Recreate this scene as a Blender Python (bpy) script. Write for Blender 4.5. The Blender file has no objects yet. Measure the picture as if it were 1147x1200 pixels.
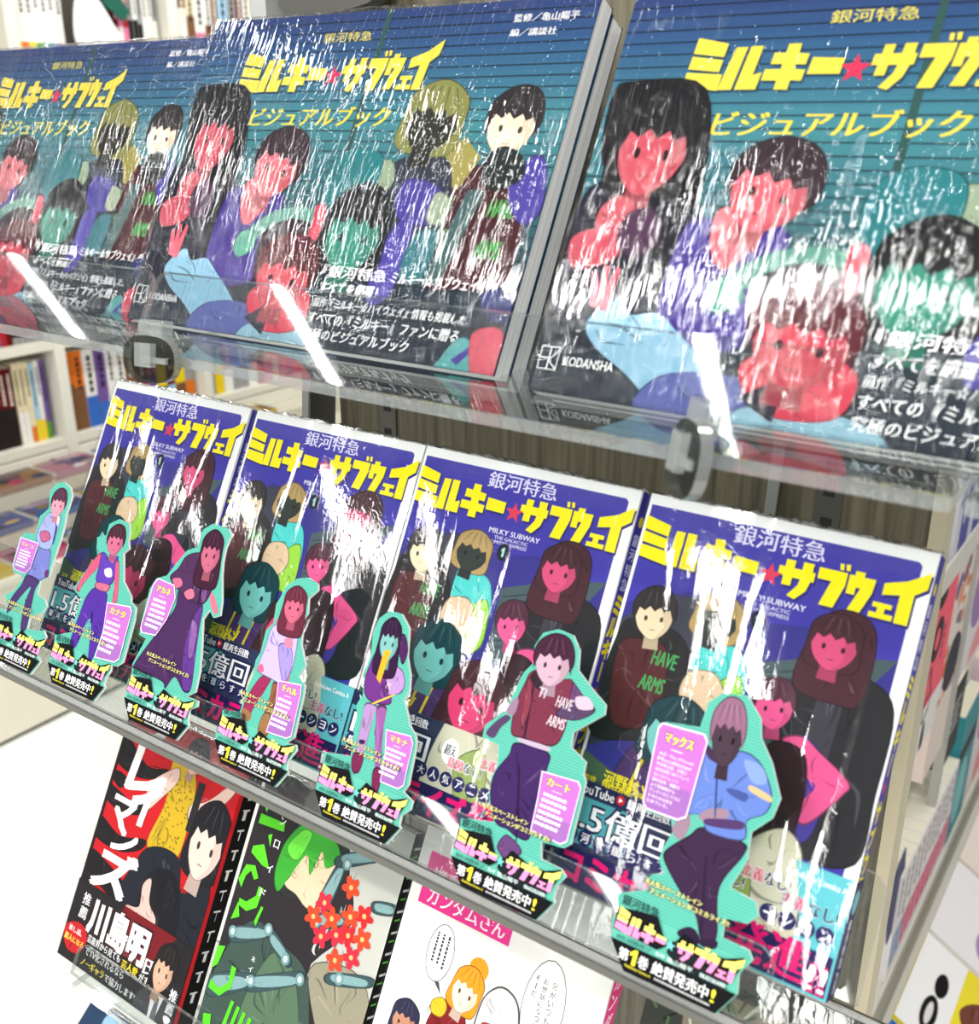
import bpy, math, random
from mathutils import Vector, Matrix
from mathutils.geometry import tessellate_polygon

C = bpy.context.scene.collection
SC = bpy.context.scene
R = math.radians
MM = 0.001

# ------------------------------------------------------------------ camera, world, lights, exposure
LEAN = R(28.5)                       # how far the display racks lean back
SN, CS = math.sin(LEAN), math.cos(LEAN)
Z0 = 1340.0                          # height (mm) of the top edge of the front row of comics

def PL(u, v, n):                     # along the row, down the cover, into the rack -> room (mm)
    return Vector((u, -SN * v + CS * n, Z0 - CS * v - SN * n))

cam_d = bpy.data.cameras.new('camera')
cam = bpy.data.objects.new('camera', cam_d)
C.objects.link(cam)
rw = ((0.81997863, 0.57239085, -0.00193737), (0.2001551, -0.28989994, -0.93589313), (-0.53625831, 0.7670246, -0.35227871))
mw = Matrix(((rw[0][0], -rw[1][0], -rw[2][0], 0.597087), (rw[0][1], -rw[1][1], -rw[2][1], -0.420047),
             (rw[0][2], -rw[1][2], -rw[2][2], 1.503719), (0, 0, 0, 1)))
cam.matrix_world = mw
cam_d.sensor_fit = 'HORIZONTAL'
cam_d.sensor_width = 36.0
cam_d.lens = 36.0 * 1225.6 / 1147
cam_d.clip_start = 0.02
cam_d.dof.use_dof = True
cam_d.dof.focus_distance = 0.62
cam_d.dof.aperture_fstop = 12.5
SC.camera = cam

SC.view_settings.view_transform = 'Standard'
SC.view_settings.look = 'None'
SC.view_settings.gamma = 1.0
SC.view_settings.use_curve_mapping = False
SC.view_settings.exposure = -0.85
SC.cycles.transparent_max_bounces = 32
SC.cycles.max_bounces = 8

world = bpy.data.worlds.new('shop_air')
SC.world = world
world.use_nodes = True
bg = world.node_tree.nodes['Background']
bg.inputs[0].default_value = (0.93, 0.97, 1.0, 1)
bg.inputs[1].default_value = 0.33

def tube_light(x, y0, y1, power, w=0.07, z=2.6):
    l = bpy.data.lights.new('ceiling_tube', 'AREA')
    l.shape = 'RECTANGLE'
    l.size = w
    l.size_y = abs(y1 - y0)
    l.energy = power
    l.color = (1.0, 0.985, 0.95)
    o = bpy.data.objects.new('ceiling_tube', l)
    o.location = (x, (y0 + y1) / 2, z)
    C.objects.link(o)
for lx in (-2.65, -1.45, -0.25, 0.95, 2.15):
    tube_light(lx, -0.75, -1.65, 14 if lx < 0.5 else 48, 0.034 if lx < 0.5 else 0.1)
for lx in (-3.05, -1.75, -0.42, 0.95, 2.25):
    tube_light(lx, -1.9, -6.8, 105, 0.13)
def added_cross_light(x0, x1, y, power, w=0.07):
    tube_light(0, 0, abs(x1 - x0), power, w)
    o = SC.collection.objects[-1]; o.location = ((x0 + x1) / 2, y, 2.6); o.rotation_euler = (0, 0, R(90))
added_cross_light(-0.75, 0.75, -1.12, 36)  # added unseen tube, lays a glare band across the right upper book
for lx in (-1.45, -2.65, 0.95):
    tube_light(lx, 0.3, 3.4, 80 if lx < 0 else 44)

# ------------------------------------------------------------------ helpers
def lin(c):
    if isinstance(c, str):
        c = tuple(int(c[i:i + 2], 16) for i in (0, 2, 4))
    return tuple((x / 255 / 12.92) if x / 255 <= 0.04045 else ((x / 255 + 0.055) / 1.055) ** 2.4 for x in c)

def mixc(a, b, t):
    if isinstance(a, str): a = tuple(int(a[i:i + 2], 16) for i in (0, 2, 4))
    if isinstance(b, str): b = tuple(int(b[i:i + 2], 16) for i in (0, 2, 4))
    return tuple(x + (y - x) * t for x, y in zip(a, b))

class MB:
    """collects faces (mm) and links them as ONE mesh object"""
    def __init__(s):
        s.v, s.f, s.c, s.m = [], [], [], []
    def add(s, pts, col=(200, 200, 200), m=0):
        i = len(s.v)
        s.v += [tuple(p) for p in pts]
        s.f.append(tuple(range(i, i + len(pts))))
        s.c.append(lin(col)); s.m.append(m)
    def mesh(s, vs, fs, col=(200, 200, 200), m=0):
        i = len(s.v)
        s.v += [tuple(p) for p in vs]
        lc = lin(col)
        for f in fs:
            s.f.append(tuple(a + i for a in f)); s.c.append(lc); s.m.append(m)
    def obox(s, o, X, Y, Z, a, b, c, col=(200, 200, 200), ms=(0, 0, 0)):
        o, X, Y, Z = Vector(o), Vector(X), Vector(Y), Vector(Z)
        P = [o + X * a[i & 1] + Y * b[(i >> 1) & 1] + Z * c[(i >> 2) & 1] for i in range(8)]
        k = len(s.v)
        s.v += [tuple(p) for p in P]
        for f, m in (((0, 4, 6, 2), ms[0]), ((1, 3, 7, 5), ms[0]), ((0, 1, 5, 4), ms[1]), ((2, 6, 7, 3), ms[1]), ((0, 2, 3, 1), ms[2]), ((4, 5, 7, 6), ms[2])):
            s.f.append(tuple(k + q for q in f)); s.c.append(lin(col)); s.m.append(m)
    def box(s, x0, y0, z0, x1, y1, z1, col=(200, 200, 200), ms=(0, 0, 0)):
        s.obox((0, 0, 0), (1, 0, 0), (0, 1, 0), (0, 0, 1), (x0, x1), (y0, y1), (z0, z1), col, ms)
    def prism(s, pts2, o, X, Y, Z, t0, t1, col=(200, 200, 200), mf=0, me=0, col_e=None):
        """2-D outline in the X,Y plane swept along Z from t0 to t1"""
        o, X, Y, Z = Vector(o), Vector(X), Vector(Y), Vector(Z)
        n = len(pts2); k = len(s.v)
        for t in (t0, t1):
            s.v += [tuple(o + X * p[0] + Y * p[1] + Z * t) for p in pts2]
        for tri in tessellate_polygon([[Vector((p[0], p[1], 0)) for p in pts2]]):
            s.f.append(tuple(k + q for q in tri)); s.c.append(lin(col)); s.m.append(mf)
            s.f.append(tuple(k + n + q for q in reversed(tri))); s.c.append(lin(col)); s.m.append(mf)
        for i in range(n):
            j = (i + 1) % n
            s.f.append((k + i, k + j, k + n + j, k + n + i)); s.c.append(lin(col_e or col)); s.m.append(me)
    def build(s, name, mats, parent=None, org=(0, 0, 0), smooth=False):
        me = bpy.data.meshes.new(name)
        me.from_pydata([((p[0] - org[0]) * MM, (p[1] - org[1]) * MM, (p[2] - org[2]) * MM) for p in s.v], [], s.f)
        ca = me.color_attributes.new('Col', 'FLOAT_COLOR', 'CORNER')
        buf = []
        for f, c in zip(s.f, s.c):
            buf += (c[0], c[1], c[2], 1.0) * len(f)
        ca.data.foreach_set('color', buf)
        if not isinstance(mats, (list, tuple)): mats = [mats]
        for m in mats: me.materials.append(m)
        me.polygons.foreach_set('material_index', s.m)
        if smooth: me.polygons.foreach_set('use_smooth', [True] * len(s.f))
        me.update()
        o = bpy.data.objects.new(name, me)
        C.objects.link(o)
        if parent: o.parent = parent
        return o

def thing(name, label, cat, loc=(0, 0, 0), rot=(0, 0, 0), group=None):
    o = bpy.data.objects.new(name, None)
    o.empty_display_size = 0.02
    o.location = Vector(loc) * MM
    o.rotation_euler = rot
    C.objects.link(o)
    return tag(o, label, cat, group)
def tag(o, label, cat, group=None):
    o['label'] = label; o['category'] = cat
    if group: o['group'] = group
    return o
def struct(o):
    o['kind'] = 'structure'
    return o
def copy_tree(o, parent=None):
    c = o.copy(); C.objects.link(c)
    if parent: c.parent = parent
    for ch in list(o.children): copy_tree(ch, c)
    return c

# ------------------------------------------------------------------ materials
def mat(name):
    m = bpy.data.materials.new(name); m.use_nodes = True
    nt = m.node_tree
    return m, nt, nt.nodes, nt.links
def principled(name, col, rough=0.5, metal=0.0, spec=0.5, attr=False, coat=0.0):
    m, nt, N, L = mat(name)
    b = N['Principled BSDF']
    b.inputs['Base Color'].default_value = (*lin(col), 1)
    b.inputs['Roughness'].default_value = rough
    b.inputs['Metallic'].default_value = metal
    b.inputs['Specular IOR Level'].default_value = spec
    b.inputs['Coat Weight'].default_value = coat
    if attr:
        a = N.new('ShaderNodeAttribute'); a.attribute_name = 'Col'
        L.new(a.outputs['Color'], b.inputs['Base Color'])
    return m
PRINT = principled('printed_card', (255, 255, 255), 0.5, 0, 0.08, True)
MATT = principled('plain_paint', (255, 255, 255), 0.5, 0, 0.3, True)
STEEL = principled('grey_steel', (98, 98, 92), 0.4, 0.4)
DARKSTEEL = principled('dark_steel', (84, 84, 80), 0.45, 0.3)
BLACKM = principled('black_slot', (12, 12, 12), 0.6)
WHITEP = principled('white_laminate', (228, 226, 214), 0.4)
CREAM = principled('cream_laminate', (214, 208, 190), 0.45)

def mat_pages():
    m, nt, N, L = mat('page_edges')
    b = N['Principled BSDF']; b.inputs['Roughness'].default_value = 0.7
    tc = N.new('ShaderNodeTexCoord'); mp = N.new('ShaderNodeMapping'); nz = N.new('ShaderNodeTexNoise'); cr = N.new('ShaderNodeValToRGB')
    mp.inputs['Scale'].default_value = (6, 2600, 6)
    nz.inputs['Scale'].default_value = 1.0; nz.inputs['Detail'].default_value = 1.0
    cr.color_ramp.elements[0].position = 0.3; cr.color_ramp.elements[0].color = (*lin((206, 208, 208)), 1)
    cr.color_ramp.elements[1].position = 0.62; cr.color_ramp.elements[1].color = (*lin((252, 252, 250)), 1)
    L.new(tc.outputs['Object'], mp.inputs['Vector']); L.new(mp.outputs['Vector'], nz.inputs['Vector'])
    L.new(nz.outputs['Fac'], cr.inputs['Fac']); L.new(cr.outputs['Color'], b.inputs['Base Color'])
    return m
PAGES = mat_pages()

def mat_wood():
    m, nt, N, L = mat('grey_oak_panel')
    b = N['Principled BSDF']; b.inputs['Roughness'].default_value = 0.5
    tc = N.new('ShaderNodeTexCoord'); mp = N.new('ShaderNodeMapping'); nz = N.new('ShaderNodeTexNoise'); cr = N.new('ShaderNodeValToRGB')
    mp.inputs['Scale'].default_value = (150, 150, 6)
    nz.inputs['Scale'].default_value = 1.0; nz.inputs['Detail'].default_value = 6.0; nz.inputs['Roughness'].default_value = 0.65
    e = cr.color_ramp.elements
    e[0].position = 0.32; e[0].color = (*lin((60, 55, 42)), 1)
    e[1].position = 0.66; e[1].color = (*lin((122, 116, 94)), 1)
    L.new(tc.outputs['Object'], mp.inputs['Vector']); L.new(mp.outputs['Vector'], nz.inputs['Vector'])
    L.new(nz.outputs['Fac'], cr.inputs['Fac']); L.new(cr.outputs['Color'], b.inputs['Base Color'])
    bp = N.new('ShaderNodeBump'); bp.inputs['Strength'].default_value = 0.15; bp.inputs['Distance'].default_value = 0.001
    L.new(nz.outputs['Fac'], bp.inputs['Height']); L.new(bp.outputs['Normal'], b.inputs['Normal'])
    return m
WOOD = mat_wood()

def mat_floor():
    m, nt, N, L = mat('white_floor_tile')
    b = N['Principled BSDF']; b.inputs['Roughness'].default_value = 0.3
    tc = N.new('ShaderNodeTexCoord'); nz = N.new('ShaderNodeTexNoise'); cr = N.new('ShaderNodeValToRGB')
    nz.inputs['Scale'].default_value = 5.0; nz.inputs['Detail'].default_value = 8.0; nz.inputs['Roughness'].default_value = 0.7
    e = cr.color_ramp.elements
    e[0].position = 0.3; e[0].color = (*lin((232, 231, 222)), 1)
    e[1].position = 0.55; e[1].color = (*lin((253, 253, 248)), 1)
    br = N.new('ShaderNodeTexBrick')
    br.offset = 0.0; br.inputs['Scale'].default_value = 1.0
    br.inputs['Brick Width'].default_value = 0.6; br.inputs['Row Height'].default_value = 0.6; br.inputs['Mortar Size'].default_value = 0.002
    br.inputs['Mortar'].default_value = (*lin((236, 234, 226)), 1)
    L.new(tc.outputs['Object'], nz.inputs['Vector']); L.new(tc.outputs['Object'], br.inputs['Vector'])
    L.new(nz.outputs['Fac'], cr.inputs['Fac']); L.new(cr.outputs['Color'], br.inputs['Color1']); L.new(cr.outputs['Color'], br.inputs['Color2'])
    L.new(br.outputs['Color'], b.inputs['Base Color'])
    return m
FLOOR = mat_floor()

def clear(name, tint, k, base, rough, waves=None, bump=(1.0, 0.0004), edge_white=0.0):
    """clear plastic: lets light straight through and mirrors the lamps; waves = list of (scale xyz, weight)"""
    m, nt, N, L = mat(name)
    out = N['Material Output']; N.remove(N['Principled BSDF'])
    tr = N.new('ShaderNodeBsdfTransparent'); tr.inputs['Color'].default_value = (*tint, 1)
    gl = N.new('ShaderNodeBsdfGlossy'); gl.inputs['Roughness'].default_value = rough
    fr = N.new('ShaderNodeFresnel')
    ge = N.new('ShaderNodeNewGeometry'); io = N.new('ShaderNodeMath'); io.operation = 'MULTIPLY_ADD'   # same sheen seen from either side
    io.inputs[1].default_value = 1 / 1.5 - 1.5; io.inputs[2].default_value = 1.5
    L.new(ge.outputs['Backfacing'], io.inputs[0]); L.new(io.outputs[0], fr.inputs['IOR'])
    ma = N.new('ShaderNodeMath'); ma.operation = 'MULTIPLY_ADD'; ma.use_clamp = True
    ma.inputs[1].default_value = k; ma.inputs[2].default_value = base
    mx = N.new('ShaderNodeMixShader')
    L.new(fr.outputs[0], ma.inputs[0]); L.new(ma.outputs[0], mx.inputs[0])
    L.new(tr.outputs[0], mx.inputs[1]); L.new(gl.outputs[0], mx.inputs[2])
    last = mx.outputs[0]
    if edge_white:
        df = N.new('ShaderNodeBsdfDiffuse'); df.inputs['Color'].default_value = (0.85, 0.88, 0.86, 1)
        m2 = N.new('ShaderNodeMixShader'); m2.inputs[0].default_value = edge_white
        L.new(last, m2.inputs[1]); L.new(df.outputs[0], m2.inputs[2]); last = m2.outputs[0]
    if waves:
        tc = N.new('ShaderNodeTexCoord'); oi = N.new('ShaderNodeObjectInfo')
        ml = N.new('ShaderNodeMath'); ml.operation = 'MULTIPLY'; ml.inputs[1].default_value = 37.0
        L.new(oi.outputs['Random'], ml.inputs[0])
        acc = None
        for sc, wgt, kind in waves:
            mp = N.new('ShaderNodeMapping'); mp.inputs['Scale'].default_value = sc
            L.new(tc.outputs['Object'], mp.inputs['Vector'])
            nz = N.new('ShaderNodeTexNoise'); nz.noise_dimensions = '4D'
            nz.inputs['Scale'].default_value = 1.0; nz.inputs['Detail'].default_value = 2.0
            L.new(mp.outputs['Vector'], nz.inputs['Vector']); L.new(ml.outputs[0], nz.inputs['W'])
            h = nz.outputs['Fac']
            if kind == 'ridge':                       # sharp creases: 1-|2n-1|
                a1 = N.new('ShaderNodeMath'); a1.operation = 'SUBTRACT'; a1.inputs[1].default_value = 0.5; L.new(h, a1.inputs[0])
                a2 = N.new('ShaderNodeMath'); a2.operation = 'ABSOLUTE'; L.new(a1.outputs[0], a2.inputs[0])
                a3 = N.new('ShaderNodeMath'); a3.operation = 'MINIMUM'; a3.inputs[1].default_value = 0.04; L.new(a2.outputs[0], a3.inputs[0])
                a4 = N.new('ShaderNodeMath'); a4.operation = 'MULTIPLY'; a4.inputs[1].default_value = -4.0; L.new(a3.outputs[0], a4.inputs[0])
                h = a4.outputs[0]
            w = N.new('ShaderNodeMath'); w.operation = 'MULTIPLY'; w.inputs[1].default_value = wgt; L.new(h, w.inputs[0])
            if acc is None: acc = w.outputs[0]
            else:
                ad = N.new('ShaderNodeMath'); ad.operation = 'ADD'; L.new(acc, ad.inputs[0]); L.new(w.outputs[0], ad.inputs[1]); acc = ad.outputs[0]
        bp = N.new('ShaderNodeBump'); bp.inputs['Strength'].default_value = bump[0]; bp.inputs['Distance'].default_value = bump[1]
        L.new(acc, bp.inputs['Height'])
        L.new(bp.outputs['Normal'], gl.inputs['Normal']); L.new(bp.outputs['Normal'], fr.inputs['Normal'])
    L.new(last, out.inputs['Surface'])
    return m
ACR = clear('clear_acrylic', (0.96, 0.975, 0.97), 1.5, 0.02, 0.03)
ACR_E = clear('acrylic_edge', (0.70, 0.74, 0.72), 1.6, 0.06, 0.12, edge_white=0.18)
FILM_COMIC = clear('shrink_film_loose', (0.985, 0.985, 0.985), 2.3, 0.0, 0.06,
                   [((14, 14, 6), 0.75, 'n'), ((70, 70, 16), 0.05, 'n'), ((420, 420, 260), 0.009, 'n'), ((30, 30, 2.5), 0.36, 'ridge'), ((120, 120, 90), 0.02, 'ridge')], (1.0, 0.0022))
FILM_BOOK = clear('shrink_film_streaky', (0.985, 0.985, 0.985), 1.55, 0.0, 0.055,
                  [((9, 9, 7), 1.6, 'n'), ((150, 150, 8), 0.4, 'n'), ((520, 520, 30), 0.12, 'n'), ((230, 230, 12), 1.2, 'ridge'), ((420, 420, 36), 0.6, 'ridge')], (1.0, 0.0011))

# ------------------------------------------------------------------ flat print work
_tc = {}
def text_mesh(s, bold=0.0, res=2):
    k = (s, bold, res)
    if k not in _tc:
        cu = bpy.data.curves.new('t', 'FONT'); cu.body = s; cu.size = 1.0; cu.offset = bold; cu.resolution_u = res
        o = bpy.data.objects.new('t', cu)
        me = bpy.data.meshes.new_from_object(o)
        vs = [(v.co.x, v.co.y) for v in me.vertices]
        fs = [tuple(p.vertices) for p in me.polygons]
        bpy.data.objects.remove(o); bpy.data.curves.remove(cu); bpy.data.meshes.remove(me)
        _tc[k] = (vs, fs)
    return _tc[k]
def catmull(p, n=5):
    out = []; m = len(p)
    for i in range(m):
        a, b, c, d = p[i - 1], p[i], p[(i + 1) % m], p[(i + 2) % m]
        for j in range(n):
            t = j / n
            out.append(tuple(0.5 * (2 * b[q] + (c[q] - a[q]) * t + (2 * a[q] - 5 * b[q] + 4 * c[q] - d[q]) * t * t + (3 * b[q] - a[q] - 3 * c[q] + d[q]) * t ** 3) for q in (0, 1)))
    return out
def clip(p, axis, lim, keep_less):
    out = []
    for i in range(len(p)):
        a, b = p[i], p[(i + 1) % len(p)]
        ia = (a[axis] <= lim) == keep_less or a[axis] == lim
        ib = (b[axis] <= lim) == keep_less or b[axis] == lim
        if ia: out.append(a)
        if ia != ib:
            t = (lim - a[axis]) / (b[axis] - a[axis])
            out.append((a[0] + (b[0] - a[0]) * t, a[1] + (b[1] - a[1]) * t))
    return out
def pts(s):
    return [tuple(float(a) for a in q.split(',')) for q in s.split()]

class Art:
    """print layers on a panel; x to the right, y down, both mm; fr maps (x, y, lift) to the object's space"""
    def __init__(s, mb, fr, bounds=None, lift=0.02):
        s.mb, s.fr, s.b, s.k = mb, fr, bounds, lift
    def poly(s, p, col, smooth=0):
        if isinstance(p, str): p = pts(p)
        if smooth: p = catmull(p, smooth)
        if s.b:
            x0, y0, x1, y1 = s.b
            for ax, lm, kl in ((0, x0, False), (0, x1, True), (1, y0, False), (1, y1, True)):
                p = clip(p, ax, lm, kl)
                if len(p) < 3: return
        s.k += 0.0026
        s.mb.mesh([s.fr(x, y, s.k) for x, y in p], tessellate_polygon([[Vector((x, y, 0)) for x, y in p]]), col)
    def blob(s, p, col, plain=False):
        if isinstance(p, str): p = pts(p)
        q = catmull(p, 5)
        area = abs(sum(q[i - 1][0] * q[i][1] - q[i][0] * q[i - 1][1] for i in range(len(q)))) / 2
        if plain or area < 60: return s.poly(q, col)
        cx = sum(x for x, y in q) / len(q); cy = sum(y for x, y in q) / len(q); r = math.sqrt(area)
        s.poly(q, mixc(col, '000000', 0.45))                      # inked outline, then the fill and a few drawn folds
        s.poly([(cx + (x - cx) * (1 - 0.9 / r), cy + (y - cy) * (1 - 0.9 / r)) for x, y in q], col)
        rd = random.Random(int(area * 10)); c1 = mixc(col, '000000', 0.3); c2 = mixc(col, 'ffffff', 0.14)
        k0 = s.k
        for i in range(int(min(16, 4 + area / 90))):
            a = rd.choice(q); t0, t1 = rd.uniform(0.1, 0.5), rd.uniform(0.7, 0.93); bx, by = rd.uniform(-0.12, 0.12) * r, rd.uniform(-0.12, 0.12) * r
            w = rd.uniform(0.25, 0.03 * r + 0.4)
            A = (cx + (a[0] - cx) * t0, cy + (a[1] - cy) * t0); B = (cx + (a[0] - cx) * t1, cy + (a[1] - cy) * t1); M = ((A[0] + B[0]) / 2 + bx, (A[1] + B[1]) / 2 + by)
            s.k = k0 + 0.001 * i + 0.001; s.poly(catmull([A, (M[0] - w * 0.5, M[1] + w * 0.3), B, (M[0] + w * 0.5, M[1] - w * 0.3)], 4), c1 if i % 3 else c2)
    def rect(s, x0, y0, x1, y1, col): s.poly([(x0, y0), (x1, y0), (x1, y1), (x0, y1)], col)
    def ell(s, cx, cy, rx, ry, col, rot=0, n=20):
        c, d = math.cos(R(rot)), math.sin(R(rot))
        s.poly([(cx + rx * math.cos(t) * c - ry * math.sin(t) * d, cy + rx * math.cos(t) * d + ry * math.sin(t) * c) for t in (2 * math.pi * i / n for i in range(n))], col)
    def line(s, p, w, col):
        if isinstance(p, str): p = pts(p)
        L, Q = [], []
        for i, a in enumerate(p):
            b, c = p[max(i - 1, 0)], p[min(i + 1, len(p) - 1)]
            dx, dy = c[0] - b[0], c[1] - b[1]; d = math.hypot(dx, dy) or 1
            L.append((a[0] - dy / d * w / 2, a[1] + dx / d * w / 2)); Q.append((a[0] + dy / d * w / 2, a[1] - dx / d * w / 2))
        s.poly(L + Q[::-1], col)
    def star(s, cx, cy, r, col):
        s.poly([(cx + (r if i % 2 == 0 else r * 0.42) * math.sin(i * math.pi / 5), cy - (r if i % 2 == 0 else r * 0.42) * math.cos(i * math.pi / 5)) for i in range(10)], col)
    def text(s, t, x, y, w, h, col, bold=0.02, shear=0.0, rot=0.0, res=2):
        """fits the words into the box with top-left corner x,y and size w,h; heavier weights are struck several times"""
        vs, fs = text_mesh(t, 0.0, res)
        if not vs: return
        a0 = min(v[0] for v in vs); a1 = max(v[0] for v in vs); b0 = min(v[1] for v in vs); b1 = max(v[1] for v in vs)
        s.k += 0.0022
        c, d = math.cos(R(rot)), math.sin(R(rot))
        e = bold * h * 0.8
        if bold <= 0: sp = [(0, 0)]
        elif bold < 0.06: sp = [(-e, 0), (e, 0)]
        else: sp = [(e * math.cos(q), e * math.sin(q)) for q in (2 * math.pi * i / 4 + 0.7 for i in range(4))]
        for ox, oy in sp:
            s.k += 0.004
            o = []
            for vx, vy in vs:
                X = e + ox + (vx - a0) / (a1 - a0 or 1) * (w - 2 * e); Y = e * 0.5 + oy + (b1 - vy) / (b1 - b0 or 1) * (h - e)
                X += shear * (h - Y)
                o.append(s.fr(x + X * c - Y * d, y + X * d + Y * c, s.k))
            s.mb.mesh(o, fs, col)
    def outlined(s, t, x, y, w, h, col, oc, bold=0.02, ob=0.07, **k):
        gx, gy = w * 0.03, h * 0.06
        s.text(t, x - gx, y - gy, w + 2 * gx, h + 2 * gy, oc, ob, **k)
        s.text(t, x, y, w, h, col, bold, **k)
    def vtext(s, t, x, y, w, h, gap, col, bold=0.02):
        for i, ch in enumerate(t):
            if ch == 'ー': s.rect(x + w * 0.42, y + i * (h + gap), x + w * 0.6, y + i * (h + gap) + h, col)
            else: s.text(ch, x, y + i * (h + gap), w, h, col, bold)
    def greek(s, x, y, w, rows, pitch, th, col, rnd, vertical=False, shear=0.0):
        """writing too small to read in the photograph: short dashes"""
        for r_ in range(rows):
            p = 0.0; end = w * rnd.uniform(0.75, 1.0)
            while p < end:
                q = rnd.uniform(0.7, 1.6) * th
                if vertical: s.rect(x - r_ * pitch - th, y + p, x - r_ * pitch, y + p + q, col)
                else: s.rect(x + p - shear * r_ * pitch, y + r_ * pitch, x + p + q - shear * r_ * pitch, y + r_ * pitch + th, col)
                p += q + th * 0.35

TITLE_A = ['1,10.3 13.5,13 13.5,18.2 1.2,16.5', '1.3,17.6 13.8,19.4 13.8,24 1.4,22.6', '1.5,23.9 15.5,25 15.8,31.3 1.6,29.5',
           '17,14.6 21.3,14.6 21,31 15.8,31', '22.5,14.4 27,14.4 27,25.5 30,24.5 30,31 22.2,31',
           '36,14 40.5,14 40.8,17.6 44.6,18 44.6,22 41,21.8 41.1,23.6 45.2,24 45.2,28 41.3,27.8 41.5,31.2 36.6,31.2 36.5,27.8 30.8,27.6 30.8,23.4 36.4,23.5 36.3,21.6 32,21.5 32,17.2 36.1,17.4',
           '46.3,19.4 57.5,20 57.5,25.8 46.3,25.6']
TITLE_B = ['66.5,19 69,19 69,15.7 73,15.7 73,19 76.5,19 76.5,15.5 81,15.5 81,19 82.3,19.2 82.3,23.2 81,23.2 80,27.5 76,32 72.4,31 76,26 76.5,23.1 73,23.1 73,26.8 69,26.8 69,23 66.5,23',
           '83.4,16 95.3,16 95.3,21.5 92.5,31.5 86.5,31.5 89.4,20.8 83.4,20.8', '91.3,12.6 93,12.6 93.4,15.2 91.8,15.2', '93.9,12.4 95.6,12.4 96,15 94.4,15',
           '98.4,14.2 102.2,14.2 102.2,16.2 107,16.2 106.6,22 103.4,31 98.2,31 101.6,21 99.7,21 99.7,24.2 96.2,24.2 96.2,16.2 98.4,16.2',
           '107.8,24.8 115.5,24.8 115.5,26.8 113,26.8 113,29 116.5,29 116.5,31.2 107,31.2 107,29 110,29 110,26.8 107.8,26.8',
           '110.5,16.5 119,13.8 127.5,8.4 127.2,15.5 122.8,18.8 122.8,31.5 117.4,31.5 117.4,20 110.5,21.4']
def title(art, xa, xb, xc, xd, y0, y1, col, starcol, star_x, star_r, shear=0.0, col2=None, shadow=None):
    """the big katakana logo: first word between xa..xb, second between xc..xd"""
    def go(lst, s0, s1, d0, d1, dx, dy, c, lo=None):
        for p in lst:
            q = []
            for x, y in pts(p):
                Y = y0 + (y - 8.4) / (31.5 - 8.4) * (y1 - y0)
                q.append((d0 + (x - s0) / (s1 - s0) * (d1 - d0) + shear * (y1 - Y) + dx, Y + dy))
            if lo is not None:
                q = clip(q, 1, (y0 + y1) * 0.5 + (y1 - y0) * 0.08, False)
                if len(q) < 3: continue
            art.poly(q, c)
    for l, a in ((TITLE_A, (1, 57.5, xa, xb)), (TITLE_B, (66.5, 127.5, xc, xd))):
        if shadow: go(l, *a, 0.9, 1.1, shadow)
        go(l, *a, 0, 0, col)
        if col2: go(l, *a, 0, 0, col2, True)
    art.star(star_x, (y0 + y1) / 2 + (y1 - y0) * 0.18, star_r, starcol)

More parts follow.
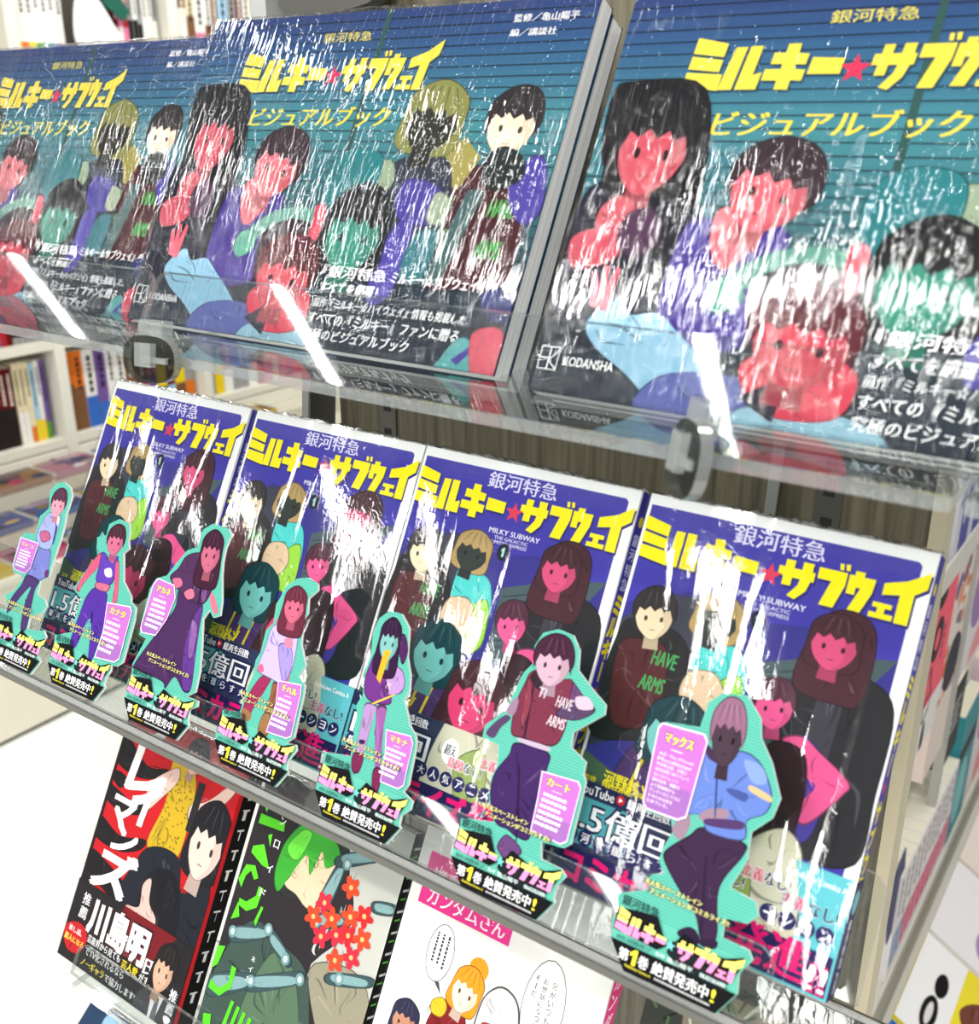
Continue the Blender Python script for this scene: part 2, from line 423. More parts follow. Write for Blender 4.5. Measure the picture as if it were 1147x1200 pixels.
def head(a, cx, cy, w, h, skin, hair, style='bob', tilt=0):
    """a plain anonymous head: hair, blank face, fringe"""
    def P(l): 
        c, d = math.cos(R(tilt)), math.sin(R(tilt))
        return [(cx + x * w * c - y * h * d, cy + x * w * d + y * h * c) for x, y in l]
    if style == 'long':
        a.blob(P([(-1.15, 0), (-1.0, -0.9), (0, -1.4), (1.0, -0.9), (1.15, 0), (1.3, 1.5), (0.8, 1.95), (-0.8, 1.9), (-1.3, 1.4)]), hair)
    elif style == 'bob':
        a.blob(P([(-1.15, 0), (-1.0, -0.9), (0, -1.4), (1.0, -0.9), (1.15, 0), (1.15, 0.8), (0.6, 1.1), (-0.6, 1.1), (-1.15, 0.8)]), hair)
    else:
        a.blob(P([(-1.08, 0.1), (-1.05, -0.8), (-0.3, -1.38), (0.6, -1.32), (1.08, -0.7), (1.08, 0.1), (0.4, 0.4), (-0.4, 0.4)]), hair)
    sh_ = mixc(skin, '000000', 0.22)
    a.poly(P([(-0.32, 0.6), (0.32, 0.6), (0.4, 1.5), (-0.4, 1.5)]), sh_)
    F = [(-0.95, -0.3), (-0.6, -0.95), (0.6, -0.95), (0.95, -0.3), (0.8, 0.45), (0.36, 0.92), (0, 1.05), (-0.36, 0.92), (-0.8, 0.45)]
    a.blob(P([(x * 1.03, y * 1.03) for x, y in F]), mixc(skin, '000000', 0.4), True)
    a.blob(P(F), skin, True)
    a.blob(P([(0.4, -0.4), (0.9, -0.3), (0.78, 0.42), (0.36, 0.88), (0.1, 1.0), (0.5, 0.5)]), mixc(skin, '000000', 0.1), True)
    bang = [(-1.06, 0.4), (-1.04, -0.7), (-0.5, -1.2), (0.5, -1.2), (1.04, -0.7), (1.06, 0.4), (0.9, -0.02), (0.78, -0.34), (0.5, -0.2), (0.3, -0.42), (0.0, -0.22), (-0.25, -0.44), (-0.5, -0.22), (-0.78, -0.36), (-0.9, 0.0)]
    a.poly(P(bang), mixc(hair, '000000', 0.25)); a.poly(P([(x * 0.985, y * 1.0 - 0.03) for x, y in bang]), hair)
    hl = mixc(hair, 'ffffff', 0.16)
    k0 = a.k
    for k_ in range(7):
        x_ = -0.75 + k_ * 0.25
        a.poly(P([(x_ * 0.55, -1.15), (x_ * 0.55 + 0.05, -1.15), (x_ + 0.03, -0.5), (x_, -0.5)]), hl if k_ % 2 else mixc(hair, '000000', 0.35))
    a.line(P([(-0.14, 0.62), (0.14, 0.62)]), h * 0.035, mixc(skin, '000000', 0.5))
    ec = mixc(skin, '000000', 0.75)
    for ex in (-0.4, 0.4):
        q = P([(ex, 0.12)])[0]; a.ell(q[0], q[1], w * 0.09, h * 0.13, ec, n=10)

# ------------------------------------------------------------------ the room: floor and the end panel of the shop rack
m = MB(); m.box(-4200, -3000, -20, 2500, 5200, 0); struct(m.build('floor', FLOOR))
m = MB(); m.box(107, 100, 60, 500, 118, 1720); back = struct(m.build('wall_back', WOOD))
m = MB(); m.box(500, 98, 60, 507, 118, 1720); struct(m.build('trim_1', principled('oak_edge_band', (196, 186, 158), 0.5)))
m = MB(); m.box(107, 90, 0, 507, 118, 60); struct(m.build('baseboard_back', DARKSTEEL))
for sx, lab in ((151, 'dark slotted shelf upright on the wood panel, behind the comics left of centre'), (449, 'dark slotted shelf upright on the wood panel near its right edge')):
    m = MB(); m.box(sx - 7, 98.5, 60, sx + 7, 100, 1720)
    t = thing('slotted_upright', lab, 'upright', (sx, 99, 60))
    m.build('channel', STEEL if sx < 300 else DARKSTEEL, t, (sx, 99, 60))
    m = MB()
    for k in range(52): m.box(sx - 3, 98.2, 80 + k * 31, sx + 3, 98.6, 80 + k * 31 + 19)
    m.build('slot_row', BLACKM, t, (sx, 99, 60))

# steel arms that carry the acrylic racks
def arm(x, y0, z0, y1, z1, d, label, engraved=False):
    t = thing('shelf_bracket', label, 'bracket', (x, y0, z0))
    m = MB(); m.prism([(y0, z0), (y1, z1), (y1 - d, z1), (y0 - d, z0)], (x, 0, 0), (0, 1, 0), (0, 0, 1), (1, 0, 0), -1.5, 1.5)
    m.build('arm', DARKSTEEL, t, (x, y0, z0))
    m = MB(); m.prism([(y0 - d - 2, z0), (y0 - d, z0), (y1 - d, z1), (y1 - d - 2, z1)], (x, 0, 0), (0, 1, 0), (0, 0, 1), (1, 0, 0), -3, 3)
    m.build('front_flange', principled('bright_steel', (170, 175, 170), 0.3, 0.6), t, (x, y0, z0))
    if engraved:
        m = MB(); rnd = random.Random(3); a = Art(m, lambda X, Y, k: (x + 1.5 + k, y0 - d + 7 + X + (Y / (z1 - z0)) * (y1 - y0), z0 + Y))
        for k in range(26): a.rect(0, 8 + k * 3.2, rnd.uniform(1.5, 3), 10 + k * 3.2, (150, 152, 148))
        m.build('engraving', MATT, t, (x, y0, z0))
arm(92, 96, 1170, 116, 1380, 27, 'dark steel bracket arm at the left end of the wood panel')
arm(421, 104, 1170, 130, 1400, 26, 'grey steel bracket arm with engraved lettering on the wood panel', True)
t = thing('shelf_bracket', 'grey rounded steel bracket above the middle upper book', 'bracket', (120, 85, 1560))
m = MB()
m.prism(catmull(pts('0,0 60,2 74,10 76,30 70,34 40,34 10,36 0,30'), 4), (97, 80, 1562), (1, 0, 0), (0, 0, 1), (0, 1, 0), 0, 12)
m.build('arm', STEEL, t, (120, 85, 1560))
m = MB(); m.box(70, 78, 1540, 84, 92, 1640); m.build('pale_strut', principled('pale_steel', (196, 198, 194), 0.35, 0.3), t, (120, 85, 1560))

# ------------------------------------------------------------------ acrylic racks
def rounded(w, h, r):
    """plate outline with its two upper corners rounded"""
    o = [(0, 0), (w, 0)]
    for cx, a0 in ((w - r, 0), (r, 90)):
        o += [(cx + r * math.cos(R(a0 + i * 15)), h - r + r * math.sin(R(a0 + i * 15))) for i in range(7)]
    return o
NRM = Vector((0, CS, -SN)); UP = Vector((0, SN, CS))
def rack(u0, u1, n_lip, v_lip0, v_lip1, n_back, v_back0, v_back1, z_base, label, dark_rail=False):
    y_front = -SN * v_lip1 + CS * n_lip
    y_back = -SN * v_back1 + CS * n_back
    org = (u0, y_back, z_base)
    t = thing('acrylic_book_rack', label, 'rack', org)
    m = MB(); m.prism(rounded(u1 - u0, v_lip1 - v_lip0, 8), PL(u0, v_lip1, n_lip), (1, 0, 0), UP, NRM, 0, 3, mf=0, me=1)
    m.build('front_lip', [ACR, ACR_E], t, org)
    m = MB(); m.box(u0, y_front, z_base - 5, u1, y_back + 8, z_base, ms=(1, 1, 0))
    m.build('base_plate', [ACR, ACR_E], t, org)
    w = u1 - u0 + (26 if dark_rail else 0)
    m = MB(); m.prism(rounded(w, v_back1 - v_back0, 8), PL(u0, v_back1, n_back), (1, 0, 0), UP, NRM, 0, 3, mf=0, me=1)
    m.build('back_plate', [ACR, ACR_E], t, org)
    if dark_rail:
        m = MB(); m.box(u0, y_front - 1, z_base - 9, u1, y_front + 6, z_base - 5.2)
        m.build('base_rail', STEEL, t, org)
    return t
rack(-420, 149.5, -110, -45, -4, -41, -95, -27, 1395.5, 'clear acrylic rack holding the leftmost large book')
rack(151.5, 541, -110, -45, -4, -41, -95, -27, 1395.5, 'clear acrylic rack under the middle large book, with a round clip at each end')
rack(545, 830, -110, -45, -4, -41, -95, -27, 1395.5, 'clear acrylic rack cut off by the right edge of the photo')
rack(-260, 507, -24, 166, 195, 16.5, 131, 183, 1178.8, 'long clear acrylic rack holding the row of four blue comics', True)
rack(66, 640, 48, 361, 382, 80, 330, 383, 973, 'clear acrylic rack of the lower row of comics')

def clip_ring(u, v, n, rx, ry, yaw, label):
    c = PL(u, v, n)
    t = thing('acrylic_clip', label, 'clip', c, (-LEAN * 0.3, 0, yaw))
    m = MB()
    N_ = 28; op = [(rx * math.copysign(abs(math.cos(a)) ** 0.8, math.cos(a)), ry * math.copysign(abs(math.sin(a)) ** 0.8, math.sin(a))) for a in (2 * math.pi * i / N_ for i in range(N_))]
    m.prism(op, (0, 0, 0), (1, 0, 0), (0, 0, 1), (0, 1, 0), -5, 0, mf=0, me=1)
    m.build('oval_plate', [clear('smoked_acrylic', (0.40, 0.41, 0.36), 1.5, 0.05, 0.05), ACR_E], t)
    m = MB(); m.obox((0, 0, 0), (1, 0, 0), (0, 1, 0), (0, 0, 1), (-rx * 0.32, rx * 0.3), (-9, -5.3), (-ry * 0.3, ry * 0.7), ms=(1, 1, 0)); m.build('square_boss', [ACR, ACR_E], t)
    m = MB(); m.box(-rx * 0.2, -7, -ry * 0.12, rx * 0.75, -5.2, ry * 0.12); m.build('cross_bar', [ACR_E], t)
    m = MB(); m.box(-rx * 0.45, -4, ry * 0.6, rx * 0.45, 4, ry + 7); m.build('hanger', [ACR_E], t)
clip_ring(174, 0, -113, 16.5, 11.5, R(8), 'oval clear clip under the rack, above the leftmost comic')
clip_ring(459, 0, -113, 11, 14, R(-38), 'oval clear clip under the rack, above the rightmost comic')

# ------------------------------------------------------------------ books
def film_shell(W, H, T, bulge, rnd, top=2.2, side=True, nx=26, nz=36, off=1.9):
    m = MB(); V = {}
    vs, fs = [], []
    ph = [rnd.uniform(0, 6.28) for _ in range(6)]
    def fy(x, z):
        a, b = x / W, z / H
        return -(off + bulge * math.sin(math.pi * min(max(a, 0), 1)) * math.sin(math.pi * min(max(b, 0), 1)) ** 0.7
                 + 0.16 * (1 + math.sin(5 * a + 3 * b + ph[0])) * math.sin(math.pi * min(max(a, 0), 1)) + 0.05 * (1 + math.sin(17 * a + ph[1] + 2 * math.sin(3 * b + ph[2]))))
    for j in range(nz + 1):
        for i in range(nx + 1):
            x = -0.6 + (W + 1.2) * i / nx; z = -0.4 + (H + 0.8) * j / nz
            vs.append((x, fy(x, z), z))
    for j in range(nz):
        for i in range(nx):
            k = j * (nx + 1) + i
            fs.append((k, k + 1, k + nx + 2, k + nx + 1))
    m.mesh(vs, fs)
    vs, fs = [], []                                                # crimped seam along the top
    for i in range(61):
        x = -0.6 + (W + 1.2) * i / 60
        hgt = top * (0.4 + 0.6 * rnd.random()) * math.sin(math.pi * min(max(i / 60, 0.06), 0.94)) ** 0.4
        vs += [(x, fy(x, H), H + 0.4), (x, -0.3 + rnd.uniform(-0.6, 0.6), H + 0.4 + hgt), (x, T * 0.5, H + 0.5 + hgt * 0.6 * rnd.random())]
    for i in range(60):
        k = i * 3; fs += [(k, k + 3, k + 4, k + 1), (k + 1, k + 4, k + 5, k + 2)]
    m.mesh(vs, fs)
    if side:
        vs, fs = [], []
        for j in range(nz + 1):
            z = -0.4 + (H + 0.8) * j / nz
            vs += [(W + 0.6, fy(W, z), z), (W + 0.9 + 0.25 * math.sin(j * 1.7), T * 0.5, z), (W + 0.6, T + 0.3, z)]
        for j in range(nz):
            k = j * 3; fs += [(k, k + 1, k + 4, k + 3), (k + 1, k + 2, k + 5, k + 4)]
        m.mesh(vs, fs)
    return m

def make_book(name, cat, W, H, T, front, spine, base_col, spine_col, label, u, vb, n, spine_right=True, film=None, bulge=1.6, obi=None, seed=1, lean=None, group=None, page_gap=1.2, loc=None, rot=None):
    t = thing(name, label, cat, loc or PL(u, vb, n), rot or (-(lean if lean is not None else LEAN), 0, 0), group)
    m = MB()
    m.box(0, 0, 0, W, 0.5, H, base_col); m.box(0, T - 0.5, 0, W, T, H, base_col)
    if spine_right: m.box(W - 0.5, 0.5, 0, W, T - 0.5, H, spine_col)
    else: m.box(0, 0.5, 0, 0.5, T - 0.5, H, spine_col)
    if front: front(Art(m, lambda x, y, k: (x, -k, H - y), (0, 0, W, H)))
    if spine and spine_right: spine(Art(m, lambda x, y, k: (W + k, x, H - y), (0, 0, T, H)))
    m.build('cover', PRINT, t)
    m = MB()
    m.box(1 if spine_right else 0.6, 0.5, 0.8, W - (0.6 if spine_right else page_gap), T - 0.5, H - 0.8)
    m.build('page_block', PAGES, t)
    if obi:
        h0, bc, fo, so = obi
        m = MB(); m.box(-0.1, -0.95, 0, W + 0.3, -0.85, H - h0, bc)
        fo(Art(m, lambda x, y, k: (x, -0.95 - k, H - y), (0, h0, W, H)))
        if so:
            m.box(W + 0.3, -0.9, 0, W + 0.4, T, H - h0, so[0])
            so[1](Art(m, lambda x, y, k: (W + 0.4 + k, x, H - y), (0, h0, T, H)))
        m.build('paper_band', PRINT, t)
    if film:
        m = film_shell(W, H, T, bulge, random.Random(seed), side=False)
        m.build('shrink_wrap', film, t, smooth=True)
    return t

# ---- the blue comic ------------------------------------------------------------
def comic_front(a):
    Bl = (60, 54, 158)
    a.rect(0, 0, 128, 182, (238, 238, 238))
    a.poly('1.6,5 121,5 122.6,6.5 122.6,182 1.6,182', Bl)
    a.poly('1.6,52 30,40 60,46 84,42 104,50 122.6,46 122.6,120 1.6,140', (50, 46, 128))
    a.poly('1.6,60 20,44 44,40 60,62 40,100 1.6,120', (54, 56, 70))
    a.poly('68,62 100,50 122.6,46 108,70 122.6,76 122.6,98 70,98', (66, 84, 88))
    for i in range(9): a.line([(70, 66 + i * 3.2), (108, 53 + i * 3.4)], 0.7, (40, 52, 62))
    a.text('銀河特急', 43.5, 5.6, 41, 8.6, (218, 214, 240), 0.02)
    title(a, 1, 57.5, 66.5, 127, 8.4, 31.5, (240, 226, 20), (214, 58, 84), 63.4, 5.4, shadow=(40, 36, 110))
    a.text('MILKY SUBWAY', 52, 33.6, 30, 2.7, (230, 228, 240), 0.03)
    a.text('THE GALACTIC', 56, 37.2, 20, 1.7, (224, 222, 240), 0.02); a.text('LIMITED EXPRESS', 55, 39.6, 21, 1.7, (224, 222, 240), 0.02)
    a.ell(63.5, 44.6, 3.6, 4.4, (22, 24, 40)); a.poly('62.2,43.4 63.4,42.2 64.2,42.2 64.2,47 62.9,47 62.9,44 62.2,44.4', (160, 214, 208))
    # anonymous crowd in the colours of the printed artwork
    a.blob('40,60 52,57 62,62 66,80 60,96 44,96', (70, 190, 186)); a.blob('52,78 63,70 66,92 56,98', (140, 196, 60))
    a.blob('2,66 10,58 26,58 36,64 42,80 38,104 20,112 0,112', (34, 33, 35)); a.blob('4,72 18,66 28,70 30,100 10,106', (76, 32, 36))
    a.text('HAVE', 21, 69, 12, 7, (64, 150, 84), 0.03, 0.1); a.text('ARMS', 18, 81, 12, 7, (64, 150, 84), 0.03, 0.1)
    head(a, 17, 55, 9.5, 10, (226, 206, 172), (44, 40, 40), 'short', -8)
    head(a, 46, 49, 10, 9, (44, 52, 48), (170, 144, 92), 'bob', 6)
    a.blob('40,74 52,72 58,82 50,92 38,86', (206, 180, 150))
    a.blob('78,80 86,62 98,56 114,56 126,66 127,100 126,128 104,132 92,110', (34, 34, 38)); a.blob('96,60 106,58 104,120 98,128', (56, 54, 62))
    a.blob('84,66 90,36 104,31 113,40 113,66 104,70', (66, 32, 42))
    head(a, 97, 46.5, 10, 10, (200, 74, 118), (66, 32, 42), 'bob')
    a.blob('84,98 92,86 100,88 108,98 106,126 88,128', (64, 54, 146))
    a.blob('86,90 94,86 102,90 116,98 115,104 104,120 98,116 104,104 94,100', (214, 82, 136))
    head(a, 79.5, 78, 8.5, 9, (216, 84, 138), (74, 34, 52), 'short', -10)
    a.blob('80,96 96,92 101,112 98,134 84,138', (46, 22, 30))
    a.blob('24,112 40,108 58,114 62,134 20,136', (70, 44, 96))
    for i in range(3): a.line([(30 + i * 8, 116), (26 + i * 8, 134)], 1.5, (202, 190, 40))
    head(a, 41, 104, 13.5, 13.5, (116, 190, 186), (24, 58, 66), 'bob', 4)
    head(a, 70, 120, 15, 15.5, (206, 58, 108), (64, 28, 38), 'long', 6)
    a.blob('82,136 96,124 106,132 104,150 84,150', (206, 204, 178))
    a.poly('1.6,122 26,130 34,140 1.6,140', (66, 92, 70))

def comic_band(a):
    a.poly('0,134 60,132 60,182 0,182', (48, 52, 84)); a.poly('0,142 30,142 40,160 0,164', (84, 168, 176))
    a.blob('58,134 74,130 96,128 106,136 108,182 56,182', (208, 206, 184)); a.blob('70,150 84,140 90,160 78,172', (150, 170, 96))
    a.poly('103.4,131.5 128,131 128,182 97,182 112,160', (96, 186, 196))
    a.rect(0, 135, 50, 141.2, (34, 30, 76))
    a.text('河野丼ゾ', 14, 127, 24, 7, (236, 220, 30), 0.03)
    a.text('亀山陽平', 14, 131.6, 20, 3.4, (236, 220, 30), 0.03); a.text('監修', 5, 132, 6, 2.6, (236, 220, 30), 0.02)
    a.text('YouTube', 3, 136, 19, 4.4, (255, 255, 255), 0.02); a.ell(25, 138, 2.2, 2.2, (190, 24, 40)); a.poly('24.2,136.9 24.2,139.1 26.2,138', (255, 255, 255))
    a.text('総再生回数', 28.5, 135.8, 21, 4.6, (255, 255, 255), 0.03)
    a.outlined('1.5億回', 3, 142.6, 50, 14, (246, 246, 250), (28, 26, 66), 0.03, 0.09)
    s = '銀河を揺らす大人気アニメーション'
    for i, ch in enumerate(s):
        x = 5.6 + i * 7.75; y = 159.4 - (1.2 if i > 11 else 0)
        a.ell(x, y, 3.7, 3.7, (36, 30, 92)); 
        if ch == 'ー': a.rect(x - 2, y - 0.4, x + 2, y + 0.5, (255, 255, 255))
        else: a.text(ch, x - 2.1, y - 2.2, 4.2, 4.4, (255, 255, 255), 0.03)
    a.rect(3, 165, 127, 181, (36, 26, 84))
    a.text('コミカライズ', 5, 164.6, 78, 15, (226, 22, 114), 0.06)
    a.text('発進', 84, 163, 35, 17, (226, 22, 114), 0.045)
    a.outlined('!!', 119, 170, 7.6, 10, (255, 255, 255), (222, 22, 112), 0.05, 0.12)
    a.ell(66, 146, 5, 6.4, (250, 250, 250)); a.text('超え', 62.6, 142.6, 6.8, 5.4, (34, 30, 60), 0.03)
    a.outlined('意図', 66, 148, 9, 5.2, (226, 30, 100), (255, 255, 255), 0.03, 0.08); a.outlined('なし!', 75.5, 148, 11, 5.2, (34, 30, 76), (255, 255, 255), 0.04, 0.1)
    a.outlined('主義', 84, 142.6, 9.4, 5.4, (226, 30, 100), (240, 240, 240), 0.03, 0.08); a.outlined('なし!', 93.8, 142.6, 11, 5.4, (34, 30, 76), (240, 240, 240), 0.04, 0.1)
    a.outlined('主義', 102, 147.4, 10.6, 5.6, (226, 30, 100), (160, 214, 220), 0.03, 0.08); a.outlined('なし!', 113, 147.4, 12.4, 5.6, (34, 30, 76), (160, 214, 220), 0.04, 0.1)
    a.text('Kadokawa Comics A', 101.5, 137.6, 24.6, 2.6, (255, 255, 255), 0.03)

def comic_spine(a):
    a.rect(0, 0, 1.6, 182, (238, 238, 238)); a.rect(1.6, 0, 14, 182, (60, 54, 158))
    a.ell(7.5, 14, 2.6, 2.6, (236, 210, 40))
    a.vtext('銀河', 3.8, 20, 6.6, 6.2, 0.8, (214, 212, 240), 0.04)
    a.vtext('特急', 3.8, 34.5, 6.6, 6.2, 0.8, (214, 212, 240), 0.04)
    a.vtext('ミルキー', 2.6, 50, 9, 9.6, 1.1, (240, 226, 20), 0.09)
    a.star(7.2, 96.5, 3.4, (214, 58, 84))
    a.vtext('サブウェイ', 2.6, 102, 9, 9.4, 0.9, (240, 226, 20), 0.09)
def comic_spine_band(a):
    a.rect(0, 134, 14, 182, (40, 36, 84)); a.ell(7, 143, 4.6, 5, (120, 190, 200))
    a.vtext('銀河特急', 4.4, 150, 5, 4.6, 0.4, (240, 240, 244), 0.04); a.vtext('亀山陽平', 4.4, 171, 4.6, 2.2, 0.2, (240, 240, 244), 0.03)

US = [0.0, 134.0, 263.1, 396.0]
CL = ['blue comic at the left end of the row of four, beside the aisle',
      'blue comic second from the left, a diagonal glare across its wrapping',
      'blue comic third from the left, the least glare on its cover',
      'blue comic at the right end of the row of four, big glare on its wrapping']
comic = make_book('wrapped_comic', 'book', 128, 182, 13.5, comic_front, comic_spine, (238, 238, 238), (60, 54, 158), CL[0], US[0], 182, 0,
                  film=FILM_COMIC, bulge=0.8, obi=(134, (60, 62, 96), comic_band, ((40, 36, 84), comic_spine_band)), seed=5, group='wrapped blue comics in a row')
for i in (1, 2, 3):
    c = copy_tree(comic); c.location = PL(US[i], 182, 0) * MM; c['label'] = CL[i]
    for ch in c.children:
        if ch.name.startswith('shrink_wrap'):
            ch.data = film_shell(128, 182, 13.5, (0.8, 1.0, 0.6, 0.9)[i], random.Random(11 + i), side=False).build('tmp', FILM_COMIC, smooth=True).data
            bpy.data.objects.remove(bpy.data.objects['tmp'])

# ---- the large landscape book ----------------------------------------------------
def big_front(a):
    stops = [(0, (40, 58, 108)), (22, (44, 82, 124)), (60, (62, 128, 138)), (104, (48, 98, 104)), (140, (28, 46, 56)), (182, (30, 38, 52))]
    def at(y):
        for (y0, c0), (y1, c1) in zip(stops, stops[1:]):
            if y <= y1: return mixc(c0, c1, (y - y0) / (y1 - y0))
        return stops[-1][1]
    for i in range(46): a.rect(0, i * 4, 257, i * 4 + 4.02, at(i * 4 + 2))
    a.rect(0, 178, 257, 182, at(182))
    for i in range(31): a.rect(0, 5 + i * 5.6, 257, 5.7 + i * 5.6, mixc(at(5 + i * 5.6), (14, 24, 34), 0.72))
    for x, w in ((131, 3.4),): a.poly([(x, 0), (x + w, 0), (x + w - 4, 182), (x - 4, 182)], (44, 78, 76))
    Y = (226, 208, 70)
    a.text('銀河特急', 90.5, 11.4, 34, 5.6, (226, 212, 92), 0.01)
    title(a, 33, 99, 110, 171, 18.5, 45, Y, (206, 48, 84), 105.4, 6.4, shear=0.12, shadow=(28, 62, 82))
    a.text('ビジュアルブック', 52, 53.4, 100, 11.6, Y, 0.04, 0.12)
    a.text('監修／亀山陽平', 212, 7.4, 36, 4.4, (240, 240, 244), 0.03); a.text('編／講談社', 212, 15, 26, 4, (240, 240, 244), 0.03)
    # far right pair
    a.blob('200,92 214,84 240,84 250,100 248,142 228,144 202,142', (64, 21, 27)); a.poly('214,96 224,96 212,144 202,144', (64, 92, 92))
    a.text('I', 204, 100, 2.6, 6, (74, 168, 84), 0.04); a.text('E', 205, 116, 4, 6, (74, 168, 84), 0.04); a.text('HAVE', 228, 100, 14, 9, (74, 168, 84), 0.03, 0.1); a.text('ARMS', 227, 120, 14, 9, (74, 168, 84), 0.03, 0.1)
    head(a, 228, 64, 14, 14.5, (232, 212, 182), (40, 34, 36), 'short', 4)
    a.blob('236,90 246,78 254,84 257,104 250,112 240,104', (72, 62, 146))
    a.poly('194,76 204,70 216,80 208,96 196,94', (148, 140, 74)); a.blob('219,80 228,74 240,80 242,90 230,96 220,92', (28, 34, 34))
    a.blob('162,90 176,80 198,82 206,110 200,142 160,142', (42, 48, 62)); a.blob('172,128 180,112 188,112 186,150 172,156', (72, 62, 150))
    head(a, 181, 62, 17, 16, (44, 44, 34), (126, 128, 70), 'bob', 6)
    a.blob('146,88 162,82 168,94 158,104 146,100', (140, 158, 130)); a.blob('176,92 198,96 198,114 180,114 172,104', (68, 60, 140)); a.blob('196,98 206,102 204,114 194,112', (150, 164, 140))
    # front middle
    a.blob('122,98 126,82 140,76 156,80 158,96 150,112 128,112', (34, 114, 118)); a.blob('190,120 204,118 202,142 188,142', (40, 108, 114))
    head(a, 152, 122, 19, 20, (46, 130, 110), (20, 20, 22), 'bob', 4)
    # left pair
    a.blob('-4,150 0,98 14,84 46,84 60,104 60,150 40,158 0,160', (24, 25, 42)); a.blob('36,92 48,90 60,110 56,150 44,130', (18, 18, 28))
    a.blob('2,46 12,40 46,44 56,90 44,96 40,80 8,80', (20, 18, 22))
    head(a, 29, 71, 17, 20, (188, 76, 90), (20, 18, 22), 'bob', 4)
    a.blob('12,98 20,92 28,96 29,108 21,113 12,108', (190, 88, 98)); a.blob('2,112 20,106 28,112 24,122 6,126', (186, 74, 90)); a.blob('26,100 38,98 44,112 34,120 24,112', (74, 46, 72))
    a.blob('52,108 64,100 94,102 98,118 92,152 54,152', (62, 44, 128)); a.blob('66,96 82,98 84,112 74,122 66,112', (196, 90, 102))
    head(a, 85, 88, 17.5, 16.5, (202, 96, 106), (50, 36, 42), 'short', 14)
    a.blob('88,130 92,116 108,110 124,114 130,134 122,146 94,146', (44, 30, 38))
    a.blob('76,126 90,114 110,109 126,112 126,118 108,116 92,122 82,132', (88, 144, 128)); a.blob('122,108 130,110 128,130 118,142 114,134 122,124', (206, 74, 92)); a.blob('72,126 82,124 86,134 76,140 70,134', (86, 158, 134))
    # lower left: pale blue sleeve, red collar
    a.blob('20,150 28,140 34,138 40,144 52,142 64,150 78,160 96,176 100,186 70,186 46,170 28,160', (132, 178, 202))
    a.blob('60,168 90,164 110,172 130,186 56,186', (86, 94, 158)); a.blob('96,176 120,172 146,176 152,186 96,186', (140, 180, 198))
    a.blob('92,158 112,150 136,156 134,174 112,178 98,172', (206, 60, 82)); a.poly('94,172 112,160 110,180', (44, 36, 52))
    head(a, 113, 148, 20, 17, (190, 66, 82), (84, 28, 38), 'short', 4)
    a.poly('20,142 17,128 19,127 22,134 22,124 24.5,124 25,134 28,124 30,125 29,136 28,144', (214, 84, 104))
    # copy text
    W_ = (246, 246, 248)
    a.text('『銀河特急', 139, 139, 42, 6.4, W_, 0.03, 0.12); a.text('ミルキー☆サブウェイ』の', 184, 139, 62, 6.4, W_, 0.03, 0.12)
    a.text('すべてを網羅！', 140, 147.6, 38, 6.4, W_, 0.03, 0.12)
    a.text('前作『ミルキー☆ハイウェイ』情報も掲載した、', 139, 156.2, 97, 5.2, W_, 0.02, 0.12)
    a.text('すべての『ミルキー』ファンに贈る、', 138.5, 163.6, 97, 6.4, W_, 0.03, 0.12)
    a.text('究極のビジュアルブック', 138, 172, 68, 6.2, W_, 0.03, 0.12)
    a.blob('226,178 232,168 240,168 246,182 224,184', (82, 158, 158)); a.poly('232,178 240,171 242,173 236,180', (70, 50, 140))
    a.blob('240,164 250,160 257,164 258,184 246,184 241,174', (202, 62, 84)); a.blob('238,146 248,142 257,146 257,158 244,156', (32, 40, 96))
    # publisher mark
    for p in ('3,162 12,162 12,172 3,172 3,162', '7.6,162 7.6,172', '3,167 7.6,167', '12,163 7.6,168 12,171.6'): a.line(p, 0.55, W_)
    a.text('KODANSHA', 15, 165.2, 24, 4.2, W_, 0.02)
BW, BH = 257.0, 182.0
def big(label, u, v, n, seed, front=True, film=True):
    return make_book('landscape_art_book', 'book', BW, BH, 11.5, big_front if front else None, None, (34, 52, 84), (30, 40, 60), label, u, v + BH, n,
                     spine_right=False, film=FILM_BOOK if film else None, bulge=2.0, seed=seed, group='large wrapped landscape books', page_gap=0.3)
bm = big('large teal landscape book in the middle of the top row, front copy of its stack', 81, -210, -67, 21)
def big_copy(label, u, v, n, seed=None):
    c = copy_tree(bm); c.location = PL(u, v + BH, n) * MM; c['label'] = label
    for ch in list(c.children):
        if ch.name.startswith('shrink_wrap') and not seed: bpy.data.objects.remove(ch)
        elif ch.name.startswith('shrink_wrap'):
            ch.data = film_shell(BW, BH, 11.5, 2.0, random.Random(seed), side=False).build('tmp', FILM_BOOK, smooth=True).data
            bpy.data.objects.remove(bpy.data.objects['tmp'])
    return c
big_copy('large landscape book behind the middle one of the top row, its page edges showing', 80.4, -208.5, -53.5)
big_copy('large teal landscape book at the right end of the top row', 356, -206.5, -67, 33)
big_copy('large landscape book hidden behind the right one of the top row', 356.8, -207.5, -53.5)
big_copy('large teal landscape book at the left end of the top row', -186, -211, -52, 44)

